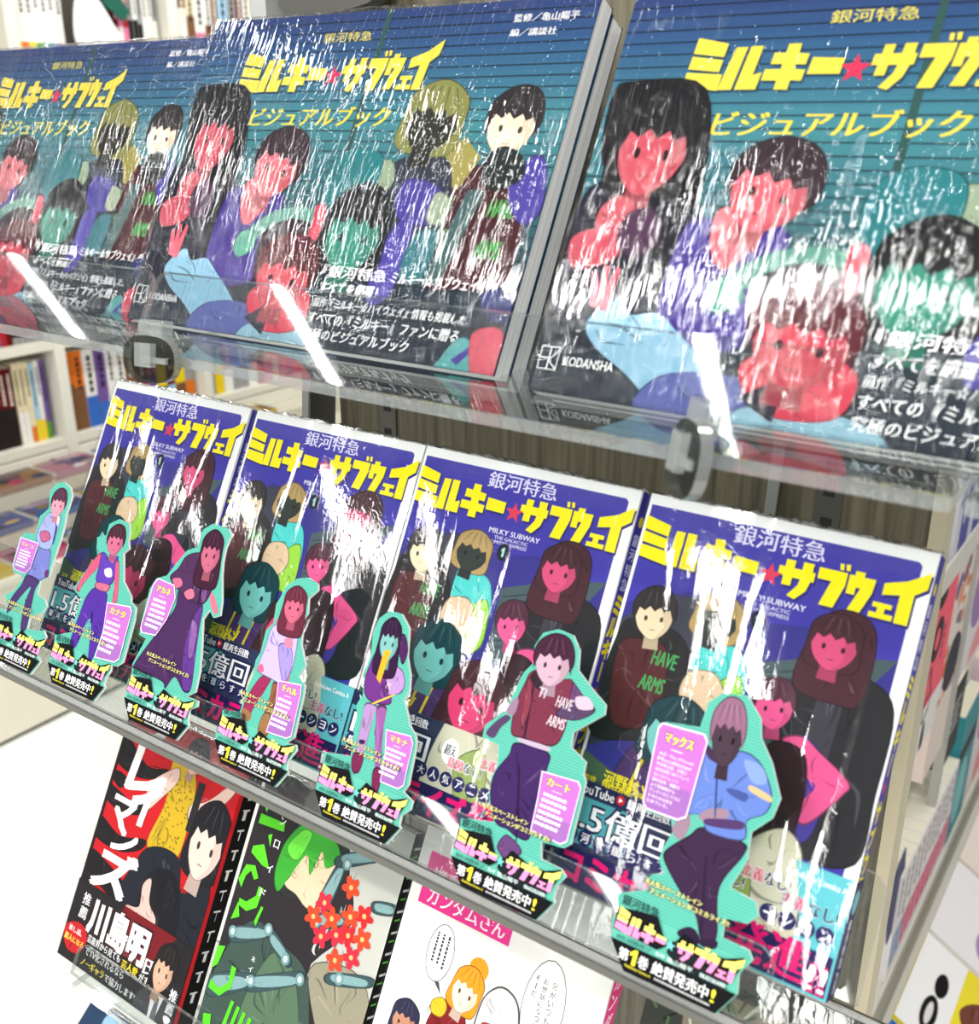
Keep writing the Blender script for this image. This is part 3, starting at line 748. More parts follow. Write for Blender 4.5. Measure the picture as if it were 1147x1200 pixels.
# ------------------------------------------------------------------ die-cut character cards hung on the lip of the comic rack
ST = {}
ST['Z']=(-10.5,184.0,{'ex':[('a8587c','16.9,74.7 23.6,77.3 29.1,73.1 22.2,69.4'),('40387c','20.5,86.9 29.3,85 32.3,81.3 33.4,71.4 31.9,71.6 30.4,80.9 28,84.2'),('dcdcf0','26.1,88.1 31.4,87.8 31.8,82.3 29.3,85'),('54305c','33.2,52.7 36.6,54.5 37.7,50.6 35.4,49.3')],'out':'-0.5,0.9 -9.1,17.2 4,20.6 11.4,20.4 4.7,26.2 1.1,29.7 8.2,33.6 13.9,43.7 11.3,45.2 2.2,45.2 -0.6,48.9 -1.8,67.3 3.2,71.7 12.6,72.7 12,84.6 15.6,88 18.3,91.3 14.2,101.4 18.1,107.6 24.9,109.8 32.8,107.8 36.9,102.7 36.5,91.3 38.2,82.6 38.4,75.2 37.9,62.3 38.5,50.7 31.4,45.8 32.1,37.5 40.5,36.4 44.6,33.2 42.7,28.5 31.8,22.5 32.8,15.3 38.6,15.9 48.5,18.5 52.6,15.5 49.4,8.3 49.4,3.1','panel':'0.9,67.4 19.5,67.7 18.9,51.4 15.6,47.4 3.9,47.3 1.6,50','hair':'20.2,93.9 17.1,100.9 20.3,105 26.7,106 31.6,103.8 33.9,97.8 33.3,94.4 30.1,99.1 25.3,102 23.5,96.7 23.1,92.3','face':'22.4,95.4 23.1,99.4 25.4,101.7 30.4,98.7 32.6,94.8 30.9,91.2 28.1,89.2 24.2,91.5','c1':'19.8,88.4 26.1,89.7 32.3,88.3 33.6,81.6 32.2,73.8 31.4,66.7 21.5,65.5 15.9,68.6 14.2,73.1 15.9,82.1','c2':'21.5,65.5 31.4,66.7 34.8,61.6 35.7,51.1 30.4,46.1 16.9,46.6 17.9,53.3','c3':'16.9,46.6 30.4,46.1 29.1,39.9 30.3,30.6 32,15.1 26.3,14.1 23.3,28.8 24.2,40.9 16.6,31.4 12,22.7 8.2,19.5 8.6,29.4 14.3,39.5'},['9098c8', '6a70b0', '42305f'],'d98a9c','4a2c3c')
ST['A']=(52.2,181.8,{'ex':[('c85070','31.8,71.3 35.1,71 41.1,56.3 42.8,47.7 39.6,47.9 36.8,57.3'),('b4607c','20.9,55.9 33.1,56.9 31.3,52.4 21,52.4'),('d8c0e0','24.1,64.4 29.3,66.6 32.2,62.2 27.2,61'),('2c1860','25.8,32.2 27.2,32.6 25.3,38.2 23.9,37.8'),('b4607c','23.9,76.6 29.3,76.8 30.4,71 27.6,70.3')],'out':'0,-0 -1.6,4.2 0.8,8 -2.6,16.4 11.2,22.2 11.6,26.4 10.7,38.5 11.8,42.9 3.8,46 2.4,48.8 5.6,55.8 12.4,68.8 16.4,73.9 11.9,74.9 8.8,81.5 16.4,84.2 16.2,91.4 23.5,96 33.1,95.5 36.1,90.6 36.8,85.6 39.6,81.2 36,77.3 43.2,61.9 53,55.3 54.6,51.8 59.9,50.1 61.8,42.7 62.6,17.9 58.3,14.2 53.9,13.9 54.8,10.3 52.4,5.6 52.9,1.3','panel':'36.3,46.6 55.9,49.1 58.4,46.8 59.6,19.5 56.4,16.6 39.6,14.8 40.2,30','hair':'19,83.7 18.2,88.7 22,92.4 27.9,93.4 31.6,90.6 32.5,86.7 27.2,88.1 21.9,85.9 20.1,82.4','face':'20,83.9 22.9,87.2 28.4,88.9 32.5,86.7 33.7,82.4 31,78.2 27.9,76.5 22.8,78.9','c1':'17.4,73.6 21.2,73.9 26.5,71.1 29.2,73.7 32.7,74.5 34.7,66.9 33.6,57.5 20,56.2 18.2,65','c2':'20.8,52.8 31.3,52.4 34.7,46.7 38,31.4 36.9,12.1 33,12 26.5,32.4 22.2,31.2 19.5,15.2 13.1,16.5 13.9,35.2 15.3,45.8','c3':'17.4,73.6 18.5,66.1 12.9,57.6 8.3,50.2 7.6,46.5 4.3,47.7 6.1,54.9 12.4,68.8'},['54389c', '4a2a8c', 'c8506e'],'b8607c','40202c')
ST['B']=(125.4,181.5,{'ex':[('c86880','21.8,67.6 26.8,71.1 30.3,67.5 26.2,64.8'),('c86880','42.1,72.7 47.3,69.6 51.2,64 48.8,62.3 43.5,67.5'),('b8607c','9.7,72.5 15.5,74.5 18.5,71.3 14.4,68.6'),('6c4478','23.1,91 30.5,88.8 39.2,72 38.2,65.1 30.4,77.6'),('2c1430','31.8,85.7 33.2,86.1 35.6,65.5 34.2,65.1'),('c86880','29.6,90.8 33.7,92.4 36.2,84.6 34.5,83'),('7c5490','33.7,55 39.7,52.2 42.2,35.3 38.5,36.4')],'out':'0,-0 -1.9,9.1 -0.7,14 -2.2,19.2 2.5,35.4 -3.8,36 -5,42.5 -6.4,62.9 -3.5,69.9 4.2,73.5 7,78.7 10.8,85.3 14.2,90.7 21.5,94.6 22,104.9 28,109.6 40.7,109.5 44.3,106.4 43,98.4 43.9,90.8 46.1,83.6 51.9,69.7 53.4,62.4 48.9,60.1 44.4,63.4 41.6,57.1 46.7,43.1 50.7,30.1 51.8,18.5 46.3,14.6 55.7,14.8 56.3,11.7 51.3,8.6 52.8,2.6','panel':'-1,69.9 12.8,69.3 16.4,62.9 14.6,50 9.9,39.7 -1.4,38.3 -3.3,40.7 -3.4,65.9','hair':'27.6,93.7 25.2,101.1 28,106 34.7,107.1 38.3,104 39.7,97.6 41.7,90.3 40.1,87.7 37,95.9 31.2,98.5 28.9,96.3','face':'27.6,94.9 30.6,97.8 37.1,97.6 39,93 36.7,89.1 32.1,88.6 28.7,91.2','c1':'14.8,87.4 22.9,91.5 30,89.8 35.7,87.8 40.7,89 41.8,82.6 42.1,72.7 38.2,65.1 26,65.3 16.9,67.5 7,73 11.5,79.8','c2':'16.9,67.5 26,65.3 38.2,65.1 41.1,52.6 44.2,38 48.2,19.5 43.2,16.4 33.6,21.8 28.9,13.8 24.3,16.8 2.2,17.1 -0.7,19.7 10.9,43.3 17.9,57.6','c3':'38.2,65.1 41.1,52.6 44.2,38 48.2,19.5 43.2,16.4 38.6,23.3 33.9,39.6 33.7,55'},['45284c', '40244e', '55307c'],'b05c74','38182c')
ST['C']=(201.5,181.1,{'ex':[('b8607c','14.4,43.4 16.8,46.1 19.5,42.9 16.6,41.5'),('b8607c','33.1,44.9 36.9,47 37.5,42.2 34.3,41.7'),('8c6440','12.5,20.7 19.2,19.7 18.8,15.6 13.6,15.5'),('8c6440','26.9,21.1 31.6,23.6 34.2,13.1 27.4,11.4'),('b8607c','18.1,68.7 19.1,71.5 25.3,73.2 28.6,71.5 25.5,69.2 20.4,68.1'),('9484c8','24.3,58.3 33.6,58.9 37.2,48 33.9,41.1'),('c07890','26.9,62.1 31.4,64.3 33.8,60 29.6,58.8')],'out':'0,-0 -1.8,5 0.9,8.9 -1.1,15.4 11.3,18.3 11.2,27.3 12.8,38.9 11.7,46.7 13.4,51.2 12.7,63.2 16.3,68.2 14.5,77.9 16.1,82.4 17.7,88.9 23.7,94.4 30.9,96.7 38.2,95 39.4,91.8 34.9,86.2 37.1,78.8 35.2,75.3 38.9,62.4 45.6,53.4 43,46.8 48.8,43.6 49.7,38 51.3,17.1 47.6,13.1 53.8,14.1 55.3,11.7 51.6,4.7 52.5,0.7','panel':'31.9,41 47,43.1 48.2,38.5 49.8,17.6 47.2,15.8 33.5,14.8 34.5,29.4','hair':'21.5,70.6 17.9,80.8 19,87.2 25,91.2 32,90.4 34.7,85.1 35.4,76.3 32.8,74.6 31.1,82.2 24.5,85.5 22.2,80.9 25.4,72.7','face':'22.6,80 24.6,85.1 31.4,83.3 33.1,80.7 31.5,76.3 27.9,75.1 24.3,76.4','c1':'18.9,68.4 26.7,69.5 33.4,71.3 36.5,61.7 37.8,48.2 34.2,40.2 24.6,40.4 16.8,41.1 14.4,43.4 15.7,55.9 16.1,65.2','c2':'18.7,39.7 25.1,41 24.9,36.5 20.2,24 17.8,16.3 12.6,18.7 13.9,29.2','c3':'27.8,39.3 32.8,38.8 34.4,31.4 31.9,18.8 33.2,12.3 27.4,11.4 27.8,22.4 28.2,31.5'},['b4a4e0', '8c2850', '80503c'],'c05c76','5c2434')
ST['D']=(275.5,182.9,{'ex':[('a884b8','22.5,69.8 30.2,70 34.3,64 32.9,59 27.4,56.3 23.9,58.8'),('6c2048','16.1,23.8 22.4,24.8 22.3,16 17.5,16.5'),('6c2048','30,20.2 34.7,21.8 36.4,11.7 33.2,9.6'),('442050','22.8,83.5 26.3,86.5 30.8,79.4 29.4,72.3'),('d8b03c','19.6,50.5 29.1,57.1 29.6,56.6 20.3,49.9'),('d0b8d8','34.1,1.9 37.3,4 39,1.1 35.1,-0.8'),('40184c','23,61.2 24.2,61.5 26.4,57.5 25.2,57.2'),('34204c','17.5,30.9 20.5,31.7 20.9,30 18.1,29.3')],'out':'0,-0 -1.1,5.9 0.3,9.5 -1.1,18.6 14.9,21.8 13.2,31.6 11.9,40.6 9.8,46.2 11.7,52 8.8,63.8 10,71.5 7.3,82.4 8.5,90.1 13.4,95.1 21.1,95.5 27.7,90 31.2,76.5 35.9,68.6 37.6,61.9 36.4,56.4 41.3,49.8 43.1,46.4 48.1,42.9 49.9,39.5 51.8,20.1 50.1,16.1 56.5,13.9 56.6,10 52.6,5.5 53,0.8','panel':'31.9,40.2 46,41.7 48.2,38.9 49.5,19.4 47.2,17.1 36.5,16.8 35.1,29.5','hair':'13.3,73.5 10.4,83.2 11.3,89.8 15.5,93 21.7,92 25.7,86.3 29.8,75 27.8,71.4 24.9,77.8 22.6,75.1 20.1,83.8 13.2,82.9 15.3,75.1','face':'12.7,81.7 15.1,85 19.2,84.6 21.3,79.9 18.8,76.6 14.7,77.6','c1':'12,73.1 16.5,75.4 23.5,74.3 27.2,71.2 33.1,65.7 33.9,59.8 29.2,56.8 28.9,52.1 19.1,50.1 12.9,52.4 10.2,60 10.8,67.5','c2':'14.9,48.8 22,49.5 21.5,43.6 22.1,29.3 21.2,15.6 17.5,16.5 16.7,27.6 15.3,40.6','c3':'22.2,49 27.5,50.6 29.4,39.9 34.2,21.1 36.2,8.7 37.9,2.2 34.8,0.1 31.8,17.2 25.7,35.7'},['642c78', 'a080b0', '8c5090'],'74a8a4','2c1434')
ST['E']=(360.2,184.0,{'ex':[('4c3858','33.7,80.6 40.4,83.8 49.2,83.2 44.7,77.8 38,75.2 31.5,75.4'),('c0a8b8','38.6,85.5 44.3,87.2 48,83.3 41.1,81.2'),('4c3858','-0,57.3 3.4,63.7 7.5,67.9 10.2,67 6.7,61.8 4.5,56.2'),('8c7088','7,69.5 10,76.8 11.9,75 11.2,69'),('2c2028','14.3,88.5 19.1,92.2 24.6,89.2 24.7,84.7 18.4,83.9'),('30182c','16.6,86.3 17.3,86.5 19.9,62 18.8,62'),('5c3c6c','20.7,13 23.6,18.6 30.7,16.8 33.2,13.3 26.8,8.6 22.3,10.3'),('241434','21.3,46 22,46.3 29,20.6 28.1,20.3'),('b0a0b4','17.3,60.4 32.1,61.2 32.1,59.3 18.5,58.8'),('7c3444','13.2,83.5 14.6,87.4 18.3,75.9 16.9,63.9')],'out':'0,-0 -0.9,6 0.2,11 -0.5,17.1 16,21.4 10.2,30.7 8.7,39.4 10,45.6 7.9,54.1 -1.2,54.6 -1.7,60.3 6.8,70 8.7,81 10.3,88.4 13.8,94.1 12.1,101.7 14.6,108.3 21.4,111.8 29.4,111.1 34.3,105.6 36.2,97.1 45.6,90.9 53.1,86.6 53.8,82.4 41.8,70.8 42.6,64.4 51.2,60.6 51.6,55.3 53.6,52.7 54.5,25.8 51.7,23.1 40.8,21.7 43,14.9 53.1,14.5 56.2,12.4 53,6.8 53.4,1.6','panel':'33.1,50.1 50.3,51.5 52.2,49.5 52.4,26.7 49.9,24.6 35.2,25.2 34.6,37.2','hair':'15.9,95.9 14.3,102.9 17.4,107.8 24.6,109.8 30.9,107 33.3,98.5 32,94.2 29.1,99.6 21.8,102.1 18,97.6','face':'16.9,96.1 20.6,101.8 27.6,100.3 30.4,95.4 27.1,91.6 21.2,91.6 17.5,92.9','c1':'13.4,89.3 17.3,91.6 24.1,86.7 31.5,91.8 35.5,91.3 36.1,81.3 37.8,71.8 34.4,62.2 19.2,60.7 12.3,61.3 10.7,74.7 12.3,84.4','c2':'16.1,58 32.8,58.9 34.5,51.7 33.4,36.8 35.2,21.3 28.6,19.4 23.5,20.8 16.6,21.7 10.4,32 9.8,42.1 14.2,51.6','c3':'34,92 41.7,87.5 49.2,83.2 44.7,77.8 38,75.2 28.5,76.7 33.1,82.7 36.3,82.5'},['6c2c40', '382054', '5c3c64'],'b898a8','3c1c30')
ST['F']=(442.7,186.2,{'ex':[('8c7484','12.9,50.7 15,56.1 18.2,57.9 19.8,54.4 18.5,48.2 15.7,47.2 14.2,48.3'),('8c7484','22.2,58.7 25.3,62.7 31.7,65 34,63.1 31,59.1 25.6,57.2'),('2a1a34','26,13.3 29.9,16.6 33.6,15.9 35.8,12.4 31.4,11.1 27.1,11.5'),('2a1a34','35.4,13.9 41.7,16.1 42,12.9 36.6,11.7'),('c8a878','39.4,77.3 47.7,75.8 47.8,73.6 39.4,75.1'),('d8c0c8','21.1,84.2 27.3,85.4 27.7,76.1 24.9,80.3'),('3c2844','16.6,87.3 20.7,85.7 24.9,81.4 19.9,82'),('48305c','25.7,58.9 39.3,62.8 39.6,59.5 26.8,56.5'),('241830','29.3,43.3 29.9,43.5 33,29.1 35.6,15.7 34.7,16.4 32.2,28.7'),('2c3c70','24.1,80 24.7,80.2 28.7,62.3 28.1,62'),('7890cc','34.2,85.7 41.1,85.8 45,80.4 39.6,78.5'),('3c4c88','30.7,73.2 38.6,73.7 38.4,70.3 31.8,71.3')],'out':'0,-0 -1.4,6.9 -0.1,11 -2.5,17 10.7,24 7.9,26.9 10.1,30.1 14.6,31.9 10.9,36.2 11.6,42.2 13.5,48.7 11.4,53.7 1,52.8 -1.3,54.3 -3.8,84.8 -1.6,90.2 13.3,92.6 14,103.3 18.6,108.5 28.6,110.7 36.4,103.4 38.4,96.1 45,88.2 51.6,76.1 50.4,67.9 44,60.1 45.2,49.4 41.7,37 52.3,35.8 54.6,31.3 51.4,26.7 42.7,25.3 43.5,17.9 54.4,17.7 56.8,14.9 53.1,7.9 54.3,1.5','panel':'-1.9,89 15.9,90 17.7,87.7 17.2,56.9 14.2,54.7 0.6,54.4 -1.4,56.6 -3.1,86.8','hair':'17.5,92.8 15.4,100.3 18.6,106.1 25.8,108.3 32.4,105.5 35.2,97.3 33.9,91.3 31.3,88.1 26.2,97.9 20.5,97.2 20,90.2','face':'20,92.4 21.7,97 27.5,97.7 29.8,93.3 27.7,88.1 23.1,87.7','c1':'18.5,85 25.4,83.9 32.2,89 40.8,86.8 48,77 47.8,69.2 41.4,63.5 41.8,55.9 27.7,54 23.3,59.1 16.9,58 16.6,63.6 18,77.9','c2':'25.5,55.4 41.9,55.4 43.6,51 37.6,35.3 41.5,17.1 36,13.6 30.6,22.5 21.6,28.9 13.1,37 13,41.6 20.4,50.1','c3':'27.3,61.8 34.5,63.3 40.1,64.2 41.8,55.9 27.7,54 26,57.9'},['5c74b8', '34203c', '503890'],'40303c','845c74')
NAMES = {'Z': 'リョーコ', 'A': 'カナタ', 'B': 'アカネ', 'C': 'チハル', 'D': 'マキナ', 'E': 'カート', 'F': 'マックス'}
BODY = {'F': ["本名・Max O'Donald", 'Mccallister', '宇宙軍出身。記憶と', '体術処理に長けていて', '主にガジェット', '操作担当。機動を', 'より熟練豊かな', 'アニマトロニクスに', 'するためお金を', 'ためている。']}
SLAB = {'Z': 'mint cutout card of a figure in a pale blue dress, leftmost of the cards',
        'A': 'mint cutout card of a figure in a purple tank top and trousers',
        'B': 'mint cutout card of a figure in a long dark plum coat',
        'C': 'mint cutout card of a figure in a lavender sweater and dark red stockings',
        'D': 'mint cutout card of a figure in a purple varsity jacket with bare pale legs',
        'E': 'mint cutout card of a figure in a maroon vest and dark navy trousers',
        'F': 'mint cutout card of a figure in a blue jacket, rightmost and largest in the photo'}
MINT, MINT2, NAVY = (92, 176, 156), (70, 154, 140), (16, 16, 20)
for key, (bu, bv, sh, cols, skin, hair) in ST.items():
    rnd = random.Random(ord(key))
    t = thing('cutout_card', SLAB[key], 'cutout card', PL(bu, bv, -27), (-LEAN, 0, 0), 'character cutout cards along the comic rack')
    out = pts(sh['out']) + [(54.4, 0.4), (48.6, -9.6), (9.0, -10.4), (-0.4, 0.2)][::1]
    q = []
    for p in out:
        if not q or math.hypot(p[0] - q[-1][0], p[1] - q[-1][1]) > 0.8: q.append(p)
    if math.hypot(q[0][0] - q[-1][0], q[0][1] - q[-1][1]) < 0.8: q.pop()
    m = MB()
    m.prism(q, (0, 0, 0), (1, 0, 0), (0, 0, 1), (0, 1, 0), 0, 1.5, MINT, col_e=(236, 240, 238))
    def inside(x, y):
        c = False
        for i in range(len(q)):
            a, b = q[i], q[i - 1]
            if (a[1] > y) != (b[1] > y) and x < (b[0] - a[0]) * (y - a[1]) / (b[1] - a[1]) + a[0]: c = not c
        return c
    fr = lambda x, y, k: (x, -k, -y)
    a = Art(m, fr)
    yy = 14.0                                              # fine printed stripes
    while yy < 112:
        x = -10.0; run = None
        while x < 64:
            ok = inside(x, yy)
            if ok and run is None: run = x
            if (not ok) and run is not None:
                if x - run > 1.5:
                    a.k = 0.02; a.rect(run + 0.4, -yy - 0.35, x - 0.9, -yy + 0.1, MINT2)
                run = None
            x += 0.5
        yy += 1.25
    m.build('backing_board', PRINT, t)
    neg = lambda s_: [(x, -y) for x, y in pts(s_)]
    m = MB(); a = Art(m, fr, lift=0.06)
    for nm, ci in (('c2', 1), ('c3', 2), ('c1', 0)):
        p = neg(sh[nm]); a.blob(p, cols[ci]); continue
        cx = sum(x for x, y in p) / len(p); cy = sum(y for x, y in p) / len(p)
        a.poly([(cx + (x - cx) * 0.9, cy + (y - cy) * 0.93) for x, y in p], cols[ci], 4)
    for c_, s_ in sh['ex']: a.blob(neg(s_), c_)
    fa = neg(sh['face']); fx = sum(x for x, y in fa) / len(fa); fy_ = max(y for x, y in fa)
    a.poly([(fx - 2, fy_ - 3), (fx + 1.6, fy_ - 3), (fx + 2, fy_ + 3.4), (fx - 2.4, fy_ + 3.4)], mixc(skin, '000000', 0.12))
    hp = neg(sh['hair']); hx = sum(x for x, y in hp) / len(hp); hy = min(y for x, y in hp)
    hw = (max(x for x, y in hp) - min(x for x, y in hp)) / 2 + 0.6; fw = (max(x for x, y in fa) - min(x for x, y in fa)) / 2; fh = (fy_ - min(y for x, y in fa)) / 2
    hm = (max(x for x, y in hp) + min(x for x, y in hp)) / 2; fcy = fy_ - fh
    head(a, (fx + hm) / 2, fcy + fh * 0.05, min(hw * 0.95, fw * 1.35), max((fcy - hy) / 1.36, fh * 0.9), skin, hair, 'long' if key in 'BCD' else 'short', -6)
    if key in 'ED':
        a.text('HAVE' if key == 'E' else 'PK', 30 if key == 'E' else 24, -(84 if key == 'E' else 62), 8 if key == 'E' else 3, 5 if key == 'E' else 3, (206, 190, 200), 0.02, 0.1)
        if key == 'E': a.text('ARMS', 28, -75, 9, 5, (206, 190, 200), 0.02, 0.1); a.text('TI', 20, -85, 4, 4.4, (206, 190, 200), 0.02, 0.1)
        if key == 'D': a.poly('17,-76 21,-77 20,-60 17,-62', (226, 160, 40))
    m.build('printed_figure', PRINT, t)
    m = MB(); a = Art(m, fr, lift=0.75)                    # name panel
    pp = neg(sh['panel']); cx = sum(x for x, y in pp) / len(pp); cy = sum(y for x, y in pp) / len(pp)
    a.poly([(cx + (x - cx) * 1.06, cy + (y - cy) * 1.04) for x, y in pp], (236, 206, 236))
    a.poly(pp, (178, 104, 182))
    x0, x1, y0, y1 = min(x for x, y in pp), max(x for x, y in pp), min(y for x, y in pp), max(y for x, y in pp)
    a.poly(clip(pp, 1, y0 + (y1 - y0) * 0.66, False), (150, 100, 168))
    wd, hg = x1 - x0, y1 - y0
    a.outlined(NAMES[key], x0 + wd * 0.16, y0 + hg * 0.09, wd * 0.62, hg * 0.13, (244, 236, 60), (120, 60, 130), 0.05, 0.1)
    a.rect(x0 + wd * 0.35, y0 + hg * 0.27, x0 + wd * 0.6, y0 + hg * 0.28, (240, 226, 240))
    ln = BODY.get(key)
    if ln:
        for i, s_ in enumerate(ln): a.text(s_, x0 + wd * 0.13, y0 + hg * (0.33 + i * 0.062), wd * (0.05 + 0.068 * min(len(s_), 10)), hg * 0.042, (248, 236, 248), 0.0)
    else: a.greek(x0 + wd * 0.16, y0 + hg * 0.34, wd * 0.64, 6, hg * 0.095, hg * 0.05, (246, 232, 246), rnd, shear=0.05)
    m.build('name_panel', PRINT, t)
    m = MB(); a = Art(m, fr, lift=1.0)                      # title plate
    a.poly('0,-0.2 54.2,-0.6 48.4,9.4 9,10.2', NAVY)
    a.poly('0,-12.6 8,-14.2 17,-15.6 23.4,-6 20,-3.2 0.2,-4', NAVY); a.poly('24,-5 29,-13.6 40,-10.4 47,-11.4 54,-14.6 53,-9 50,-2.4 30,-4.4', NAVY)
    a.poly('25.4,-9.2 34,-8 44,-4 50,-1.2 51,0 30,0 24,-4', mixc(NAVY, MINT, 0.1))
    a.text('銀河特急', 0.9, -18.6, 16.4, 4.2, (20, 34, 42), 0.01)
    title(a, 0.2, 22.4, 27.2, 53.6, -14.2, -3.6, (250, 236, 110), (110, 206, 196), 24.9, 2.2, shear=0.08, col2=(244, 142, 190))
    a.text('原作', 2.4, -2.6, 4, 1.7, (40, 90, 90), 0.02); a.text('河野丼ゾ', 7, -2.8, 11, 2, (40, 90, 90), 0.02)
    a.text('監修', 20, -2.7, 4, 1.6, (220, 236, 232), 0.02); a.text('亀山陽平', 25, -2.8, 11, 2.1, (220, 236, 232), 0.02); a.text('©KADOKAWA', 39, -2.6, 10.6, 1.8, (220, 240, 236), 0.03)
    a.text('第', 5, 1.4, 4.6, 4.8, (250, 250, 250), 0.025); a.poly('10,2 11.8,0.5 13,0.5 13,6.6 11.4,6.6 11.4,2.6 10,3.4', (250, 236, 60)); a.text('巻', 13.8, 1.4, 4.6, 4.8, (250, 250, 250), 0.025)
    a.text('絶賛発売中', 20, 1.0, 24, 5.2, (250, 250, 250), 0.025); a.text('!', 45.2, 1.2, 1.7, 5, (250, 236, 60), 0.02)
    a.text('Kadokawa Comics A', 9, 7.0, 11.4, 1.1, (240, 226, 60), 0.02); a.greek(22, 7.1, 24, 1, 2, 0.8, (190, 190, 190), rnd)
    for ty, tx0, tx1, s_ in ((28.2, 8, 33, '大人気スペーストレイン'), (25.2, 11, 45, 'アニメーションがコミカライズ!!')):
        y = -ty - (0 if key in 'FEZA' else 1.5)
        a.outlined(s_, tx0, y, tx1 - tx0, 2.3, (250, 244, 130), (70, 60, 90), 0.02, 0.08)
    m.build('title_plate', PRINT, t)

# ------------------------------------------------------------------ lower row of comics
def red_front(a):
    a.rect(0, 0, 116, 174, (198, 22, 30)); a.rect(0, 0, 3, 174, (40, 10, 14))
    for p in ('0,20 30,34 50,30 48,36 26,44 0,40', '0,56 26,60 44,54 40,64 20,70 0,66', '0,78 24,84 48,78 46,86 26,94 0,92', '0,102 20,104 44,112 40,124 16,120 0,124', '4,46 16,48 12,56 2,52'): a.blob(p, (26, 20, 22))
    a.blob('52,24 62,18 74,24 80,40 80,80 60,84 50,78 56,50', (206, 172, 36))
    rnd = random.Random(4)
    for i in range(60): a.ell(rnd.uniform(56, 77), rnd.uniform(32, 76), 0.9, 0.7, (150, 118, 20), n=8)
    a.blob('38,44 52,30 60,26 62,34 54,46 40,62', (232, 198, 186)); a.blob('78,44 90,38 104,24 110,18 112,24 104,36 92,46 80,54', (232, 198, 186))
    head(a, 72, 16, 9, 10, (224, 180, 160), (40, 36, 40), 'short', 10)
    a.blob('46,92 60,78 82,78 92,96 108,84 116,92 118,176 40,140', (30, 32, 42)); a.blob('60,96 82,88 96,110 92,140 60,132', (22, 22, 28)); a.rect(80, 28, 86, 60, (40, 36, 40))
    head(a, 101, 62, 15, 21, (238, 208, 196), (26, 26, 32), 'bob', 4)
    a.blob('58,104 64,98 68,112 78,120 76,134 60,130 48,122 60,118', (232, 192, 182))
    W_ = (250, 248, 246)
    for s_, x, y, w, h in (('ブ', 14, -8, 34, 30), ('レ', 14, 24, 38, 30), ('イ', 24, 42, 26, 30), ('マ', 8, 60, 24, 20), ('ン', 18, 76, 24, 18), ('ズ', 8, 92, 40, 30)): a.text(s_, x, y, w, h, W_, 0.075, 0.1)
def red_band(a):
    a.rect(0, 122, 116, 174, (34, 30, 32)); a.poly('48,122 100,122 80,150 50,150', (120, 20, 28))
    a.vtext('推薦', 9, 128, 8, 8, 1.2, (250, 250, 250), 0.025)
    a.outlined('川島明', 19, 127, 60, 24, (252, 252, 252), (60, 20, 24), 0.07, 0.11); a.text('氏', 79, 142, 12, 11, (252, 252, 252), 0.04)
    a.blob('2,152 14,148 24,154 20,166 8,168 0,160', (196, 30, 34)); a.text('推し語、', 4, 152, 14, 4, (250, 240, 240), 0.03); a.text('麗人になる', 2, 158, 20, 4.4, (250, 226, 80), 0.04)
    a.text('芸能界から見ても', 24, 151, 34, 5.2, (246, 246, 246), 0.03); a.text('芸人愛', 60, 152, 16, 5.4, (246, 226, 50), 0.05); a.text('がすごい', 78, 153, 18, 5, (246, 246, 246), 0.03)
    a.text('でTV化されるなら', 25, 158.6, 40, 5.4, (246, 246, 246), 0.03)
    a.text('ノーギャラ', 24, 166, 24, 5.4, (246, 226, 50), 0.05); a.text('で協力します!!', 49, 166.4, 32, 5.2, (246, 246, 246), 0.03)
    a.blob('78,174 82,162 92,156 106,158 114,166 116,176 78,178', (70, 68, 72)); a.poly('92,156 104,156 100,174 94,174', (236, 236, 240)); a.poly('97,160 100,160 101,174 96,174', (110, 110, 116))
    head(a, 97, 144, 9, 13, (220, 178, 150), (34, 28, 28), 'bob', 6)
    a.vtext('推薦!', 107, 150, 7, 7.4, 0.8, (250, 250, 250), 0.04)
def red_spine(a):
    a.rect(0, 0, 3.4, 174, (206, 40, 46)); a.rect(3.4, 0, 18, 174, (20, 20, 22))
    rd = random.Random(9)
    for i in range(12): a.rect(7, 8 + i * 13, 13, 9.2 + i * 13, (220, 220, 220)); a.rect(8 + rd.uniform(0, 3), 9 + i * 13, 9.4 + rd.uniform(0, 3), 15 + i * 13, (220, 220, 220))
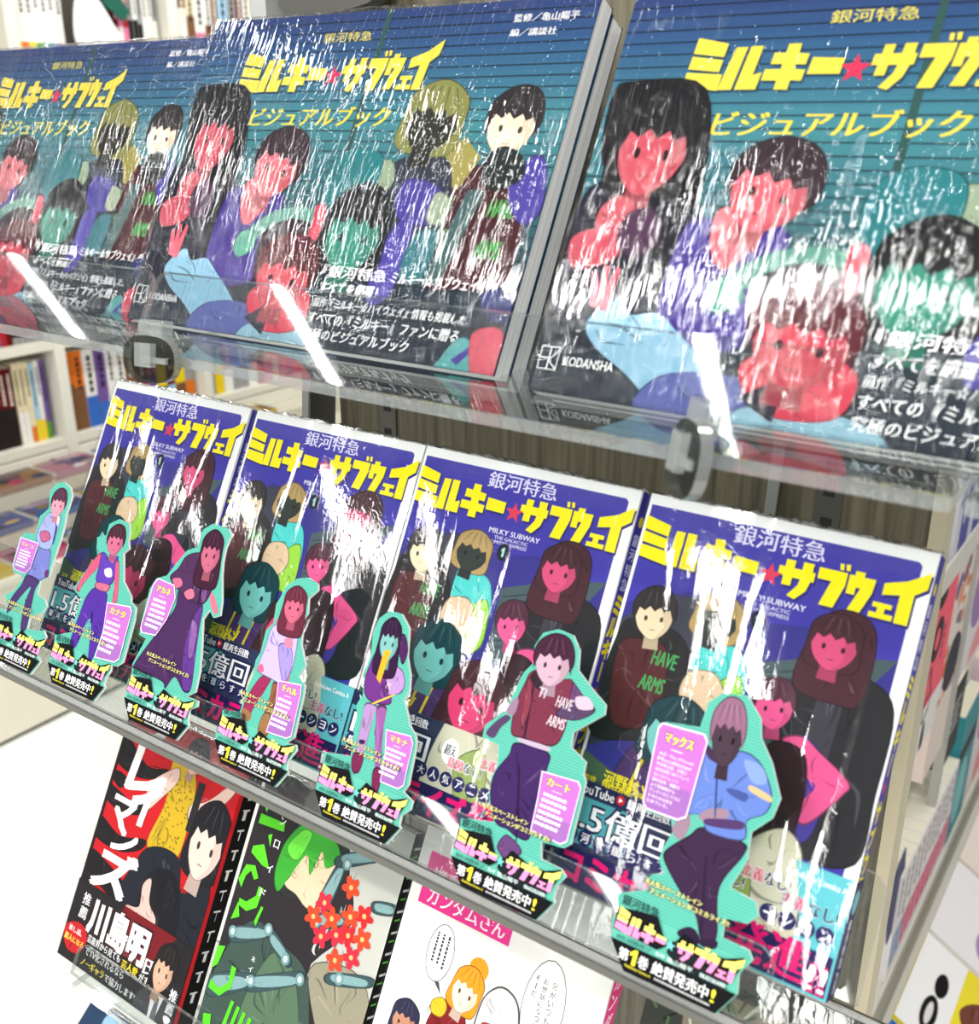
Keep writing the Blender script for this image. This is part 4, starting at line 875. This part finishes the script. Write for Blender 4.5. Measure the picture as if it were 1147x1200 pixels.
def cyb_front(a):
    a.rect(0, 0, 115, 174, (44, 38, 42)); a.blob('28,0 120,0 120,120 70,100 90,60 60,10', (196, 198, 190)); a.blob('40,0 70,6 60,16 34,14', (120, 118, 116))
    a.blob('26,50 30,28 44,16 62,18 76,26 78,48 64,40 60,60 34,66', (40, 46, 44))
    a.blob('34,50 40,34 60,28 72,40 70,56 58,66 46,62 36,60', (240, 204, 172))
    a.blob('26,56 28,36 40,20 58,20 70,30 62,40 56,32 52,48 46,38 38,54 32,66', (60, 168, 52)); a.blob('30,40 38,26 46,26 40,44', (110, 220, 70))
    a.blob('4,120 20,88 50,92 70,100 84,130 110,176 0,176', (64, 84, 76)); a.blob('40,100 62,104 80,150 60,176 30,150', (90, 118, 92)); a.blob('70,96 100,84 117,100 117,150 96,136', (156, 150, 128))
    for p in ('62,62 70,30 76,28 72,60 66,74', '68,30 98,14 100,20 72,36', '64,66 84,58 86,64 66,74', '6,98 34,86 36,92 10,106', '36,86 56,96 54,102 36,94', '28,120 64,100 67,106 34,126', '0,130 30,116 32,124 4,142', '84,92 112,82 113,88 86,98', '100,44 115,40 116,46 102,50'):
        a.blob(p, (60, 84, 88)); 
        q = pts(p); cx = sum(x for x, y in q) / len(q); cy = sum(y for x, y in q) / len(q); a.blob(' '.join('%g,%g' % (cx + (x - cx) * .8, cy + (y - cy) * .66) for x, y in q), (134, 172, 174))
    for x, y in ((8, 100), (34, 88), (32, 120), (66, 70), (76, 32), (52, 98), (66, 104), (92, 92)): a.ell(x, y, 3.2, 3.6, (120, 158, 160)); a.ell(x, y, 1.7, 2, (200, 222, 220))
    rnd = random.Random(8)
    for x, y in ((83, 43), (68, 58), (97, 54), (82, 71), (96, 78), (63, 68), (88, 58), (76, 64), (90, 68), (72, 76), (100, 66), (86, 84)):
        a0 = rnd.uniform(0, 72); c = rnd.choice([(222, 40, 46), (236, 74, 40), (214, 44, 66)])
        for k in range(5): a.ell(x + 3.4 * math.cos(R(a0 + k * 72)), y + 3.4 * math.sin(R(a0 + k * 72)), 3.4, 2.2, c, a0 + k * 72, 10)
        a.ell(x, y, 1.5, 1.5, (250, 190, 120), n=8)
    G = (96, 224, 40)
    for p in ('5,14 9,16 8,26 4,22', '4,28 24,27 25,32 4,34', '5,48 13,44 22,56 16,56 5,52', '14,38 17,36 18,44', '1,70 4,60 11,58 16,64 13,66 9,62 6,66 5,74', '6,80 12,80 18,74 18,68 22,68 21,80 14,85 7,84', '24,78 26,78 24,90 22,88', '6,82 10,90 4,94', '0,112 6,110 4,122 0,126', '2,132 10,134 16,128 15,118 19,118 19,130 12,138 2,137', '4,152 10,150 12,158 6,160'): a.poly(p, G)
    for i in range(4): a.poly([(22 + i * 5.4, 136 + i), (24.6 + i * 5.4, 136 + i), (20 + i * 5.4, 174), (17.4 + i * 5.4, 174)], G)
    for s_, y in (('ア', 14), ('ン', 24), ('ロ', 38), ('イ', 53), ('ド', 68)): a.text(s_, 20, y, 4.6, 5, (244, 246, 244), 0.04)
    for s_, y in (('木', 106), ('イ', 112), ('た', 118)): a.text(s_, 28, y, 3.2, 3.6, (236, 240, 238), 0.03)
def dark_spine(a):
    a.rect(0, 0, 18, 174, (20, 20, 22))
    for i in range(14): a.rect(3, 8 + i * 12, 9, 9.4 + i * 12, (226, 226, 226)); a.rect(3, 13 + i * 12, 8, 14 + i * 12, (90, 200, 60))
def white_front(a):
    a.rect(0, 0, 126, 182, (246, 246, 242))
    a.rect(6.7, 12, 66.8, 40.4, (236, 56, 146)); a.text('機動戦士', 11, 19, 42, 8.4, (252, 244, 248), 0.03); a.text('ガンダムさん', 12, 28.6, 51, 10.4, (252, 244, 248), 0.02)
    a.ell(59, 24, 6, 4, (248, 214, 230))
    for cx, cy, rx, ry, tl in ((29, 60, 8.6, 15.4, '33,74 36,80 30,75'), (94, 60, 12, 24, '88,82 86,90 92,83')):
        a.ell(cx, cy, rx, ry, (70, 70, 70)); a.ell(cx, cy, rx - 0.5, ry - 0.5, (252, 252, 250)); a.poly(tl, (70, 70, 70))
    rnd = random.Random(2); a.greek(33, 50, 18, 3, 3.6, 1.3, (40, 40, 40), rnd, vertical=True); 
    a.vtext('兄がいつも', 96, 46, 3.2, 3.4, 1.0, (30, 30, 30), 0.02); a.vtext('お世話になってる', 91, 46, 3, 3, 0.8, (30, 30, 30), 0.02); a.vtext('そーだ', 86, 46, 3, 3.2, 0.8, (30, 30, 30), 0.02)
    a.blob('36,84 42,80 54,84 58,110 36,112 32,98', (130, 26, 32)); a.blob('32,84 38,80 42,84 40,90 33,90', (236, 190, 40))
    a.ell(54, 58, 6, 6, (244, 152, 30)); head(a, 50, 72, 8.5, 10.5, (250, 222, 200), (244, 152, 30), 'bob', 10)
    a.blob('62,104 60,74 66,62 74,60 82,66 86,84 84,108', (70, 70, 70)); a.blob('62.6,104 60.6,74 66.4,62.6 74,60.8 81.4,66.6 85.2,84 83.4,108', (248, 248, 244))
    a.blob('64,104 63,84 68,80 80,80 84,90 82,106', (186, 50, 34)); a.blob('66,84 72,80 79,84 79,94 72,100 66,94', (240, 196, 176))
    head(a, 19, 102, 8, 9, (196, 140, 112), (44, 44, 72), 'bob', 0)
    for cx, cy in ((19, 90), (40, 82)): a.line([(cx - 8, cy + 4), (cx - 9, cy + 9)], 0.4, (90, 90, 90))
def pink_spine(a):
    a.rect(0, 0, 1.6, 182, (244, 244, 240)); a.rect(1.6, 0, 16, 182, (226, 60, 130))
    a.vtext('ガンダムさん', 4, 30, 8, 8, 2, (250, 236, 244), 0.04)
def grave_front(a):
    a.rect(0, 0, 126, 182, (58, 62, 54)); a.blob('20,20 60,14 126,24 126,60 70,50 30,60', (142, 132, 112))
    rnd = random.Random(6)
    for i in range(46):
        x, y = rnd.uniform(2, 60), rnd.uniform(6, 60); a.line([(x, y), (x + rnd.uniform(-10, 10), y - rnd.uniform(4, 12))], 1.3, rnd.choice([(44, 84, 40), (90, 120, 74), (26, 28, 26), (210, 212, 200)]))
    a.text('死亡遊戯', 36, 22, 40, 8, (28, 26, 24), 0.01)
def blue_front(a):
    a.rect(0, 0, 128, 182, (34, 60, 92)); a.blob('20,2 60,8 110,4 124,30 70,40 30,34', (150, 190, 214)); a.blob('30,20 60,16 70,60 20,60', (60, 96, 132))
    a.outlined('闇の', 12, 16, 40, 18, (240, 90, 160), (250, 240, 246), 0.05, 0.1); a.blob('14,40 50,38 60,50 40,58 16,54', (246, 150, 40)); a.blob('70,20 110,14 116,30 84,36', (190, 220, 236))
FB = FILM_COMIC
make_book('wrapped_comic', 'book', 116, 174, 17, red_front, red_spine, (198, 22, 30), (20, 20, 22), 'red and black comic with a yellow-shirted figure, leftmost of the lower row', 38, 382, 59, film=FB, bulge=1.2, obi=(122, (34, 30, 32), red_band, None), seed=51, group='lower row of comics')
make_book('wrapped_comic', 'book', 115, 174, 11, cyb_front, dark_spine, (44, 38, 42), (20, 20, 22), 'dark comic with bright green lettering and a green-haired figure with red flowers', 171, 382, 59, film=FB, bulge=1.4, seed=52, group='lower row of comics')
make_book('wrapped_comic', 'book', 126, 182, 15, white_front, pink_spine, (246, 246, 242), (226, 60, 130), 'white comic with a pink title block and speech balloons', 292, 382, 59, film=FB, bulge=1.0, seed=53, group='lower row of comics')
make_book('wrapped_comic', 'book', 126, 182, 14, grave_front, dark_spine, (58, 62, 54), (24, 24, 26), 'dark grey comic with grass and black title characters, at the bottom right edge', 436, 382, 59, film=FB, bulge=1.2, seed=54, group='lower row of comics')
make_book('wrapped_comic', 'book', 128, 182, 13, blue_front, None, (34, 60, 92), (34, 60, 92), 'blue comic with pink and orange lettering, cut off at the bottom left corner', 22, 0, 0, film=FB, bulge=1.0, seed=55, group='lower row of comics',
          loc=PL(22, 432, 118) + Vector((0, -182 * math.sin(R(52)), -182 * math.cos(R(52)))), rot=(-R(52), 0, 0))
lo = PL(22, 432, 118) + Vector((0, -182 * math.sin(R(52)), -182 * math.cos(R(52))))
t = thing('acrylic_book_rack', 'clear acrylic rack under the blue comic at the bottom left corner', 'rack', lo, (-R(52), 0, 0))
m = MB(); m.box(-8, 14, -2, 420, 17, 120, ms=(1, 0, 1)); m.build('back_plate', [ACR, ACR_E], t)
m = MB(); m.box(-8, -8, -6, 420, 17, -2, ms=(1, 1, 0)); m.build('base_plate', [ACR, ACR_E], t)
m = MB(); m.box(-8, -11, -6, 420, -8, 16, ms=(1, 0, 1)); m.build('front_lip', [ACR, ACR_E], t)

# ------------------------------------------------------------------ left background: white bookcase along the aisle
XB = -2100.0
def bookcase():
    t = thing('bookcase', 'long white bookcase across the aisle on the left, full of books, with lockable cupboards below', 'bookcase', (XB - 150, 1900, 0))
    o = (XB - 150, 1900, 0)
    m = MB(); m.box(XB - 330, 600, 0, XB - 310, 4600, 2100, (226, 224, 214)); m.build('back_panel', MATT, t, o)
    for y in (760, 1283, 1806, 2329, 2852, 3375):
        m = MB(); m.box(XB - 310, y, 0, XB, y + 34, 2100, (226, 224, 212)); m.build('upright', MATT, t, o)
    for z in (630, 915, 1190, 1440, 1668, 1960):
        m = MB(); m.box(XB - 308, 600, z - 24, XB - 4, 4600, z, (222, 220, 206)); m.build('shelf', MATT, t, o)
    for k in range(7):
        y = 794 + (k - 1) * 523
        m = MB(); m.box(XB - 20, y, 380, XB + 4, y + 485, 600, (232, 229, 216)); d = m.build('cupboard_door', MATT, t, o)
        m = MB(); m.prism([(9 * math.cos(a), 9 * math.sin(a)) for a in (2 * math.pi * i / 14 for i in range(14))], (XB + 4, y + (430 if k != 2 else 70), 575), (0, 1, 0), (0, 0, 1), (1, 0, 0), 0, 5, (40, 38, 36)); m.build('lock', MATT, d, o)
    return t
bookcase()
def table():
    o = (-1900, 1900, 0)
    t = thing('display_plinth', 'low cream display plinth at the foot of the white bookcase', 'plinth', o)
    m = MB(); m.box(XB + 6, 300, 14, -1740, 4600, 424, (236, 231, 214)); m.build('front_body', MATT, t, o)
    m = MB(); m.box(XB + 6, 300, 424, -1726, 4600, 440, (238, 234, 218)); m.build('top_board', MATT, t, o)
    for nm_, xa_, z_ in (('upper_step', 120, 559), ('lower_step', 238, 499)):
        m = MB(); m.box(XB + 6 + (0 if nm_ == 'upper_step' else 114), 300, 440, XB + xa_, 4600, z_, (206, 202, 184)); m.build(nm_, MATT, t, o)
    m = MB(); m.box(XB + 6, 300, 0, -1752, 4600, 14, (40, 38, 34)); m.build('toe_kick_shadow', MATT, t, o)  # kick coloured dark to paint the shadow line along the floor
table()

COLN = {'red': (170, 36, 40), 'black': (34, 32, 32), 'white': (232, 230, 224), 'yellow': (236, 206, 30), 'blue': (54, 104, 186), 'green': (84, 150, 52), 'orange': (222, 116, 36), 'pink': (222, 120, 160), 'purple': (112, 84, 150), 'grey': (150, 150, 150), 'pale blue': (160, 200, 224), 'brown': (120, 84, 56), 'dark red': (96, 18, 22), 'cream': (226, 214, 176), 'teal': (60, 160, 160)}
ORD = ['first', 'second', 'third', 'fourth', 'fifth', 'sixth', 'seventh', 'eighth', 'ninth', 'tenth', 'eleventh', 'twelfth'] 
def ordn(i): return ORD[i] if i < 12 else '%dth' % (i + 1) if (i + 1) % 10 not in (1, 2, 3) else '%d%s' % (i + 1, {1: 'st', 2: 'nd', 3: 'rd'}[(i + 1) % 10])
def spine_book(y, z, x, d, th, h, top, bot, split, rnd, label, group):
    """upright book whose spine faces +x at x"""
    o = (x - d / 2, y + th / 2, z)
    t = thing('shelved_book', label, 'book', o, (0, 0, 0), group)
    m = MB(); m.box(x - d, y + 0.3, z, x, y + th - 0.3, z + h, COLN[top])
    a = Art(m, lambda X, Y, k: (x + k, y + X, z + h - Y), (0.4, 0, th - 0.4, h), 0.05)
    a.rect(0, h * split, th, h, COLN[bot])
    dk = (40, 36, 40) if sum(COLN[top]) > 330 else (220, 214, 200)
    a.greek(th * 0.72, h * 0.08, h * 0.45, 1, 4, th * 0.34, dk, rnd, vertical=True)
    m.build('cover', PRINT, t, o)
    m = MB(); m.box(x - d + 2, y + 1.6, z + h, x - 1.5, y + th - 1.6, z + h + 0.6, (236, 232, 218)); m.build('page_block', MATT, t, o)
    return t
rnd = random.Random(77)
def shelf_row(y0, y1, z, seq, rowname, hbase, xx=None, thk=(22, 32)):
    y = y0; i = 0
    while y < y1:
        top, bot, sp, rep = seq[i % len(seq)] if i < len(seq) else (rnd.choice(list(COLN)), rnd.choice(list(COLN)), 0.7, 1)
        th = rnd.uniform(*thk)
        if y + th > y1: break
        spine_book(y, z, XB - 40, 150, th, hbase * rnd.uniform(0.96, 1.0), top, bot, sp, rnd, '%s and %s book, %s from left, bookcase %s' % (top, bot, ordn(i), rowname), 'books in the white bookcase')
        y += th + 0.6; i += 1
e = lambda a, b, s: (a, b, s, 1)
rowA = [e('dark red', 'black', 0.5)] * 4 + [e('cream', 'white', 0.6)] * 2 + [e('cream', 'orange', 0.8), e('pale blue', 'yellow', 0.72), e('white', 'yellow', 0.74), e('purple', 'green', 0.78), e('white', 'orange', 0.72)]
shelf_row(1082, 1168, 630, rowA[:4], 'lowest shelf, dark series', 236, thk=(19.6, 20.6))
shelf_row(1169, 1282, 630, rowA[4:], 'lowest shelf, beside the dark series', 236, thk=(15, 16))
rowB = [e('orange', 'brown', 0.4), e('orange', 'brown', 0.45), e('white', 'blue', 0.6), e('purple', 'blue', 0.7), e('white', 'green', 0.72), e('white', 'grey', 0.5), e('brown', 'cream', 0.7), e('dark red', 'pink', 0.6), e('pink', 'purple', 0.5)]
shelf_row(1320, 1800, 630, rowB, 'lowest shelf, second bay', 240, thk=(30, 40))
rowC = [e('cream', 'grey', 0.6), e('green', 'yellow', 0.5), e('red', 'white', 0.6), e('blue', 'grey', 0.6), e('white', 'grey', 0.5), e('grey', 'white', 0.6), e('white', 'red', 0.5), e('white', 'pink', 0.6), e('green', 'white', 0.5)]
shelf_row(1842, 2326, 630, rowC, 'lowest shelf, third bay', 200, thk=(30, 42))
rowD = [e('blue', 'red', 0.5), e('red', 'dark red', 0.6)] + [e('black', 'grey', 0.9)] * 7
shelf_row(1150, 1280, 915, rowD, 'second shelf, first bay', 200, thk=(16, 19))
shelf_row(1320, 1500, 915, [e('white', 'grey', 0.6)] * 3 + [e('grey', 'white', 0.6)] * 3, 'second shelf, second bay', 200, thk=(26, 34))
rowE = [e('white', c, 0.86) for c in ('yellow', 'orange', 'yellow', 'green', 'teal', 'blue', 'purple', 'pink')]
shelf_row(1326, 1500, 1668, rowE, 'top shelf, second bay', 200, thk=(20, 23))
rowF = [e('dark red', 'pink', 0.6), e('pink', 'white', 0.6), e('red', 'pink', 0.6), e('grey', 'black', 0.5), e('white', 'black', 0.5), e('grey', 'black', 0.55), e('white', 'yellow', 0.75), e('white', 'cream', 0.7), e('grey', 'white', 0.5), e('cream', 'white', 0.5)]
shelf_row(1640, 1802, 1668, rowF, 'top shelf, beside the white sign', 210, thk=(15, 18))
rowG = [e('white', 'cream', 0.6), e('brown', 'white', 0.3), e('cream', 'brown', 0.4), e('white', 'pink', 0.6), e('white', 'brown', 0.5), e('brown', 'grey', 0.5), e('pale blue', 'brown', 0.5), e('grey', 'brown', 0.6), e('dark red', 'white', 0.6)]
shelf_row(1842, 2326, 1668, rowG, 'top shelf, third bay', 215, thk=(20, 40))
o = (XB - 20, 1540, 1668)  # stand-in shape for an unidentified blurred white and green object
t = thing('shelf_item', 'out-of-focus white sign with a dark green stripe on the top shelf of the white bookcase', 'item', o)
m = MB(); m.prism(catmull(pts('1500,1700 1510,1800 1560,1835 1620,1760 1640,1710 1560,1694'), 4), (XB - 16, 0, 0), (0, 1, 0), (0, 0, 1), (1, 0, 0), -6, 0, (244, 244, 246)); m.build('white_shape', MATT, t, o)
m = MB(); m.prism(pts('1540,1900 1590,1900 1680,1790 1660,1760 1600,1800'), (XB - 12, 0, 0), (0, 1, 0), (0, 0, 1), (1, 0, 0), -4, 0, (28, 92, 76)); m.build('green_stripe', MATT, t, o)

# magazines lying on the stepped plinth
mc = [((74, 80, 120), 'purple blue'), ((190, 160, 50), 'yellow'), ((52, 52, 58), 'dark grey'), ((150, 104, 116), 'dusty pink'), ((46, 78, 124), 'blue'), ((160, 60, 84), 'rose'), ((96, 104, 98), 'grey green'), ((204, 200, 196), 'white'), ((124, 90, 66), 'tan')]
rnd = random.Random(5)
for r_ in range(3):
    for k in range(8):
        c, cn = mc[(k * 4 + r_ * 5) % 9]
        zb = (560, 500, 440)[r_]
        y = 640 + k * 172 + r_ * 30; x = XB + 9 + r_ * 118; h = 16 + rnd.uniform(0, 8)
        o = (x + 56, y + 76, zb)
        t = thing('flat_magazine', '%s magazine lying flat on the plinth, %s from the left in the %s row' % (cn, ordn(k), ('back', 'middle', 'front')[r_]), 'magazine', o, (0, 0, 0), 'magazines lying on the plinth')
        m = MB(); m.box(x, y, zb + h - 1.2, x + 112, y + 158, zb + h, c); m.box(x, y, zb, x + 112, y + 158, zb + 1, c); m.box(x + 110.6, y, zb + 1, x + 112, y + 158, zb + h - 1.2, mixc(c, 'ffffff', 0.25))
        a = Art(m, lambda X, Y, kk: (x + X, y + Y, zb + h + kk), (0, 0, 112, 158), 0.05)
        for q in range(14):
            c2, _ = rnd.choice(mc); cx, cy = rnd.uniform(6, 106), rnd.uniform(6, 150); a.ell(cx, cy, rnd.uniform(6, 24), rnd.uniform(8, 30), mixc(c2, (20, 20, 24), rnd.uniform(0, 0.5)))
        a.rect(8, 10, 24, 148, mixc(mc[(k + r_) % 9][0], 'ffffff', 0.3)); a.greek(14, 14, 120, 1, 5, 7, (60, 50, 60), rnd, vertical=True)
        m.build('cover', PRINT, t, o)
        m = MB(); m.box(x + 2, y + 2, zb + 1, x + 110.4, y + 156, zb + h - 1.3, (224, 220, 208)); m.build('page_block', MATT, t, o)

# ------------------------------------------------------------------ right: the long side of the rack, seen past the end panel
XS = 407.0
o = (300, 1100, 0)
t = thing('gondola_shelf', 'white shop shelving seen past the right edge of the wood panel', 'shelving', o)
m = MB(); m.box(120, 700, 0, 180, 2600, 1900, (222, 220, 210)); m.build('back_panel', MATT, t, o)
for z, x1 in ((421, XS + 3), (1042, XS + 3)):
    m = MB(); m.box(180, 700, z - 16, x1 - 4, 2600, z, (214, 212, 200)); m.box(x1 - 4, 700, z - 24, x1, 2600, z + 5, (206, 204, 192)); m.build('shelf', MATT, t, o)
m = MB(); m.box(XS - 14, 946, 440, XS - 2, 958, 1018, (176, 176, 168)); m.build('upright', MATT, t, o)
m = MB(); m.box(180, 700, 60, XS + 1, 2600, 330, (214, 212, 200)); m.build('base_body', MATT, t, o)
rnd = random.Random(12)
for i in range(12):
    y = 770 + i * 27
    tb = thing('shelved_volume', 'white and pink volume on the low shelf at the right, %s from the near end' % ordn(i), 'book', (XS - 64, y + 13, 421), (0, 0, 0), 'volumes of one series on the right shelf')
    m = MB(); m.box(XS - 128, y + .3, 421, XS, y + 26, 594, (232, 228, 226)); oo = (XS - 64, y + 13, 421)
    a = Art(m, lambda X, Y, k: (XS + k, y + X, 594 - Y), (0.4, 0, 25.6, 173), 0.05)
    a.rect(0, 96, 26, 173, (214, 70, 112) if i > 1 else (120, 150, 190)); a.rect(0, 150, 26, 173, (228, 226, 224)); a.greek(20, 12, 70, 1, 5, 9, (90, 90, 100), rnd, vertical=True); a.greek(20, 104, 40, 1, 5, 6, (240, 220, 228), rnd, vertical=True)
    m.build('cover', PRINT, tb, oo)
    m = MB(); m.box(XS - 126, y + 2, 594, XS - 2, y + 24.5, 595, (238, 234, 214)); m.build('page_block', MATT, tb, oo)
tb = thing('shelf_talker', 'dark card slanting between the panel and the pale volumes', 'card', (XS, 760, 480)); m = MB()
m.obox((XS - 4, 752, 500), (1, 0, 0), (0, 0.94, 0.34), (0, -0.34, 0.94), (0, 1.5), (0, 70), (0, 120), (70, 74, 110)); m.build('card', PRINT, tb, (XS, 760, 480))
# tall pink book
def facing(name, label, y0, y1, z0, z1, x, th, base, fn, group=None):
    oo = (x - th / 2, (y0 + y1) / 2, z0); tb = thing(name, label, 'book', oo, (0, 0, 0), group)
    m = MB(); m.box(x - th, y0, z0, x, y1, z1, base); fn(Art(m, lambda X, Y, k: (x + k, y0 + X, z1 - Y), (0, 0, y1 - y0, z1 - z0), 0.05)); m.build('cover', PRINT, tb, oo)
    m = MB(); m.box(x - th + 2, y0 + 2, z1, x - 2, y1 - 2, z1 + 0.8, (234, 228, 206)); m.build('page_block', MATT, tb, oo)
def f_pink(a):
    a.rect(0, 150, 130, 260, (226, 224, 220)); a.ell(40, 10, 24, 14, (20, 18, 20)); a.ell(46, 66, 26, 28, (20, 18, 20)); a.ell(46, 66, 12, 14, (240, 90, 112))
    for ln in ('14,112 40,100 50,130', '16,146 60,136 56,160 30,170 24,150'): a.line(ln, 6, (24, 22, 24))
    a.ell(46, 196, 9, 24, (20, 18, 20)); a.ell(46, 234, 9, 9, (20, 18, 20)); a.greek(86, 60, 60, 1, 4, 8, (150, 40, 60), random.Random(3), vertical=True)
facing('face_out_book', 'tall pink book with bold black lettering just right of the wood panel', 690, 806, 806, 1017, XS, 30, (240, 90, 112), f_pink)
def f_or(a):
    r2 = random.Random(1)
    for i in range(46): a.ell(r2.uniform(0, 110), r2.uniform(0, 210), r2.uniform(4, 16), r2.uniform(4, 14), r2.choice([(222, 150, 110), (236, 226, 216), (210, 110, 60), (200, 190, 190), (120, 100, 130)]))
    a.ell(70, 170, 44, 40, (40, 34, 54))
facing('face_out_book', 'orange and white illustrated book behind the pink one', 830, 940, 700, 1017, XS - 6, 26, (226, 210, 200), f_or)
def f_teal(a): a.rect(0, 0, 200, 300, (60, 140, 150)); a.rect(0, 60, 200, 90, (30, 34, 40)); a.ell(60, 160, 40, 60, (120, 190, 190))
def f_blk(a): a.rect(0, 0, 200, 300, (34, 36, 40)); a.greek(14, 24, 60, 4, 14, 6, (200, 200, 200), random.Random(6))
def f_pal(a):
    a.rect(0, 0, 300, 400, (222, 214, 216)); a.ell(80, 120, 60, 60, (150, 120, 170)); a.ell(120, 240, 60, 50, (226, 150, 150)); a.greek(20, 20, 110, 2, 18, 10, (190, 60, 90), random.Random(7))
facing('face_out_book', 'teal book standing past the far end of the pale volumes', 1100, 1230, 421, 660, XS - 2, 24, (60, 140, 150), f_teal)
facing('face_out_book', 'black card-like book on the low right shelf above the pale volumes', 965, 1060, 640, 760, XS - 6, 20, (34, 36, 40), f_blk)
facing('face_out_book', 'pale pink and violet illustrated book facing out on the right shelving', 970, 1160, 780, 1017, XS - 6, 24, (222, 214, 216), f_pal)
facing('face_out_book', 'second pale illustrated book facing out, farther along the right shelving', 1250, 1420, 421, 690, XS - 4, 24, (222, 200, 206), f_pal)
rnd = random.Random(31)
for i in range(9):
    y = 740 + i * 24
    tb = thing('shelved_volume', 'blue spined volume on the shelf under the upper rack, %s from the near end' % ordn(i), 'book', (XS - 60, y + 12, 1042), (0, 0, 0), 'blue volumes on the right shelf'); oo = (XS - 60, y + 12, 1042)
    m = MB(); m.box(XS - 120, y + .3, 1042, XS, y + 23, 1215, (74, 78, 150) if i % 3 else (196, 196, 204))
    a = Art(m, lambda X, Y, k: (XS + k, y + X, 1215 - Y), (0.4, 0, 22.6, 173), 0.05); a.greek(17, 14, 130, 1, 5, 8, (206, 208, 226) if i % 3 else (80, 84, 140), rnd, vertical=True)
    m.build('cover', PRINT, tb, oo)
    m = MB(); m.box(XS - 118, y + 2, 1215, XS - 2, y + 21.5, 1216, (232, 228, 214)); m.build('page_block', MATT, tb, oo)
# magazines on the sloping ledge below
o = (480, 1100, 0)
t = thing('magazine_ledge', 'pale sloping magazine ledge at the lower right', 'ledge', o)
e1 = Vector((0.86, 0, -0.51)).normalized(); e2 = Vector((0, 1, 0)); e3 = Vector((0.51, 0, 0.86)).normalized(); P0 = Vector((413, 0, 398))
m = MB(); m.obox(P0, e1, e2, e3, (0, 460), (480, 2400), (-16, 0), (222, 220, 208)); m.build('sloping_board', MATT, t, o)
m = MB(); m.obox(P0, e1, e2, e3, (0, 8), (480, 2400), (0, 14), (198, 196, 184)); m.build('top_rail', MATT, t, o)
def mag(a0, b0, w, h, label, fn, base):
    oo = P0 + e1 * a0 + e2 * b0
    tb = thing('display_magazine', label, 'magazine', oo, (0, 0, 0), 'magazines on the sloping ledge')
    m = MB(); m.obox(P0, e1, e2, e3, (a0, a0 + h), (b0, b0 + w), (7.4, 8), base); m.obox(P0, e1, e2, e3, (a0, a0 + h), (b0, b0 + w), (0, 0.6), base); m.obox(P0, e1, e2, e3, (a0, a0 + h), (b0, b0 + 1), (0.6, 7.4), base)
    fn(Art(m, lambda X, Y, k: tuple(P0 + e1 * (a0 + Y) + e2 * (b0 + X) + e3 * (8 + k)), (0, 0, w, h), 0.05)); m.build('cover', PRINT, tb, oo)
    m = MB(); m.obox(P0, e1, e2, e3, (a0 + 2, a0 + h - 2), (b0 + 1.1, b0 + w - 2), (0.7, 7.3), (232, 230, 220)); m.build('page_block', MATT, tb, oo)
def mg1(a):
    a.rect(0, 0, 220, 300, (40, 110, 200)); a.ell(40, 30, 60, 30, (150, 200, 240)); a.ell(120, 60, 50, 26, (240, 240, 250)); a.ell(110, 190, 60, 80, (60, 120, 210)); a.ell(40, 60, 50, 40, (90, 170, 230)); a.ell(170, 70, 44, 40, (50, 90, 190))
    head(a, 90, 110, 54, 46, (240, 206, 184), (226, 196, 170), 'bob', 60); a.blob('16,20 90,14 100,40 20,50', (236, 110, 190)); a.rect(150, 16, 210, 60, (244, 150, 210)); a.ell(60, 250, 40, 30, (30, 60, 150)); a.ell(170, 250, 40, 36, (60, 180, 210))
def mg2(a):
    a.rect(0, 0, 220, 300, (244, 226, 60)); a.rect(0, 0, 220, 70, (248, 248, 246));  head(a, 90, 130, 40, 40, (238, 200, 184), (120, 70, 60), 'long', 60); a.ell(70, 210, 50, 34, (110, 70, 100)); a.ell(50, 40, 34, 12, (30, 28, 30)); a.ell(50, 40, 22, 5, (230, 226, 226)); a.ell(110, 44, 24, 10, (30, 28, 30))
def mg3(a):
    a.rect(0, 0, 220, 300, (240, 238, 238)); a.ell(120, 120, 90, 60, (110, 100, 170)); a.ell(60, 90, 40, 24, (160, 150, 200)); a.greek(30, 200, 120, 2, 20, 10, (214, 90, 110), random.Random(2)); a.greek(40, 250, 110, 1, 20, 10, (90, 120, 210), random.Random(4))
def mg4(a):
    a.rect(0, 0, 220, 300, (238, 224, 214)); a.ell(110, 120, 80, 80, (230, 160, 150)); a.rect(20, 210, 200, 270, (226, 50, 70)); a.ell(60, 60, 40, 30, (250, 220, 200))
mag(12, 560, 180, 270, 'blue and white magazine with a pale-haired face, nearest on the ledge', mg1, (60, 120, 200))
mag(12, 750, 180, 270, 'yellow and white magazine with a brown-haired face behind the blue one', mg2, (244, 226, 60))
mag(12, 940, 180, 270, 'white magazine with a purple cap shape on the ledge', mg3, (240, 238, 238))
mag(12, 1130, 220, 270, 'cream magazine with a red block, farthest visible on the ledge', mg4, (238, 224, 214))
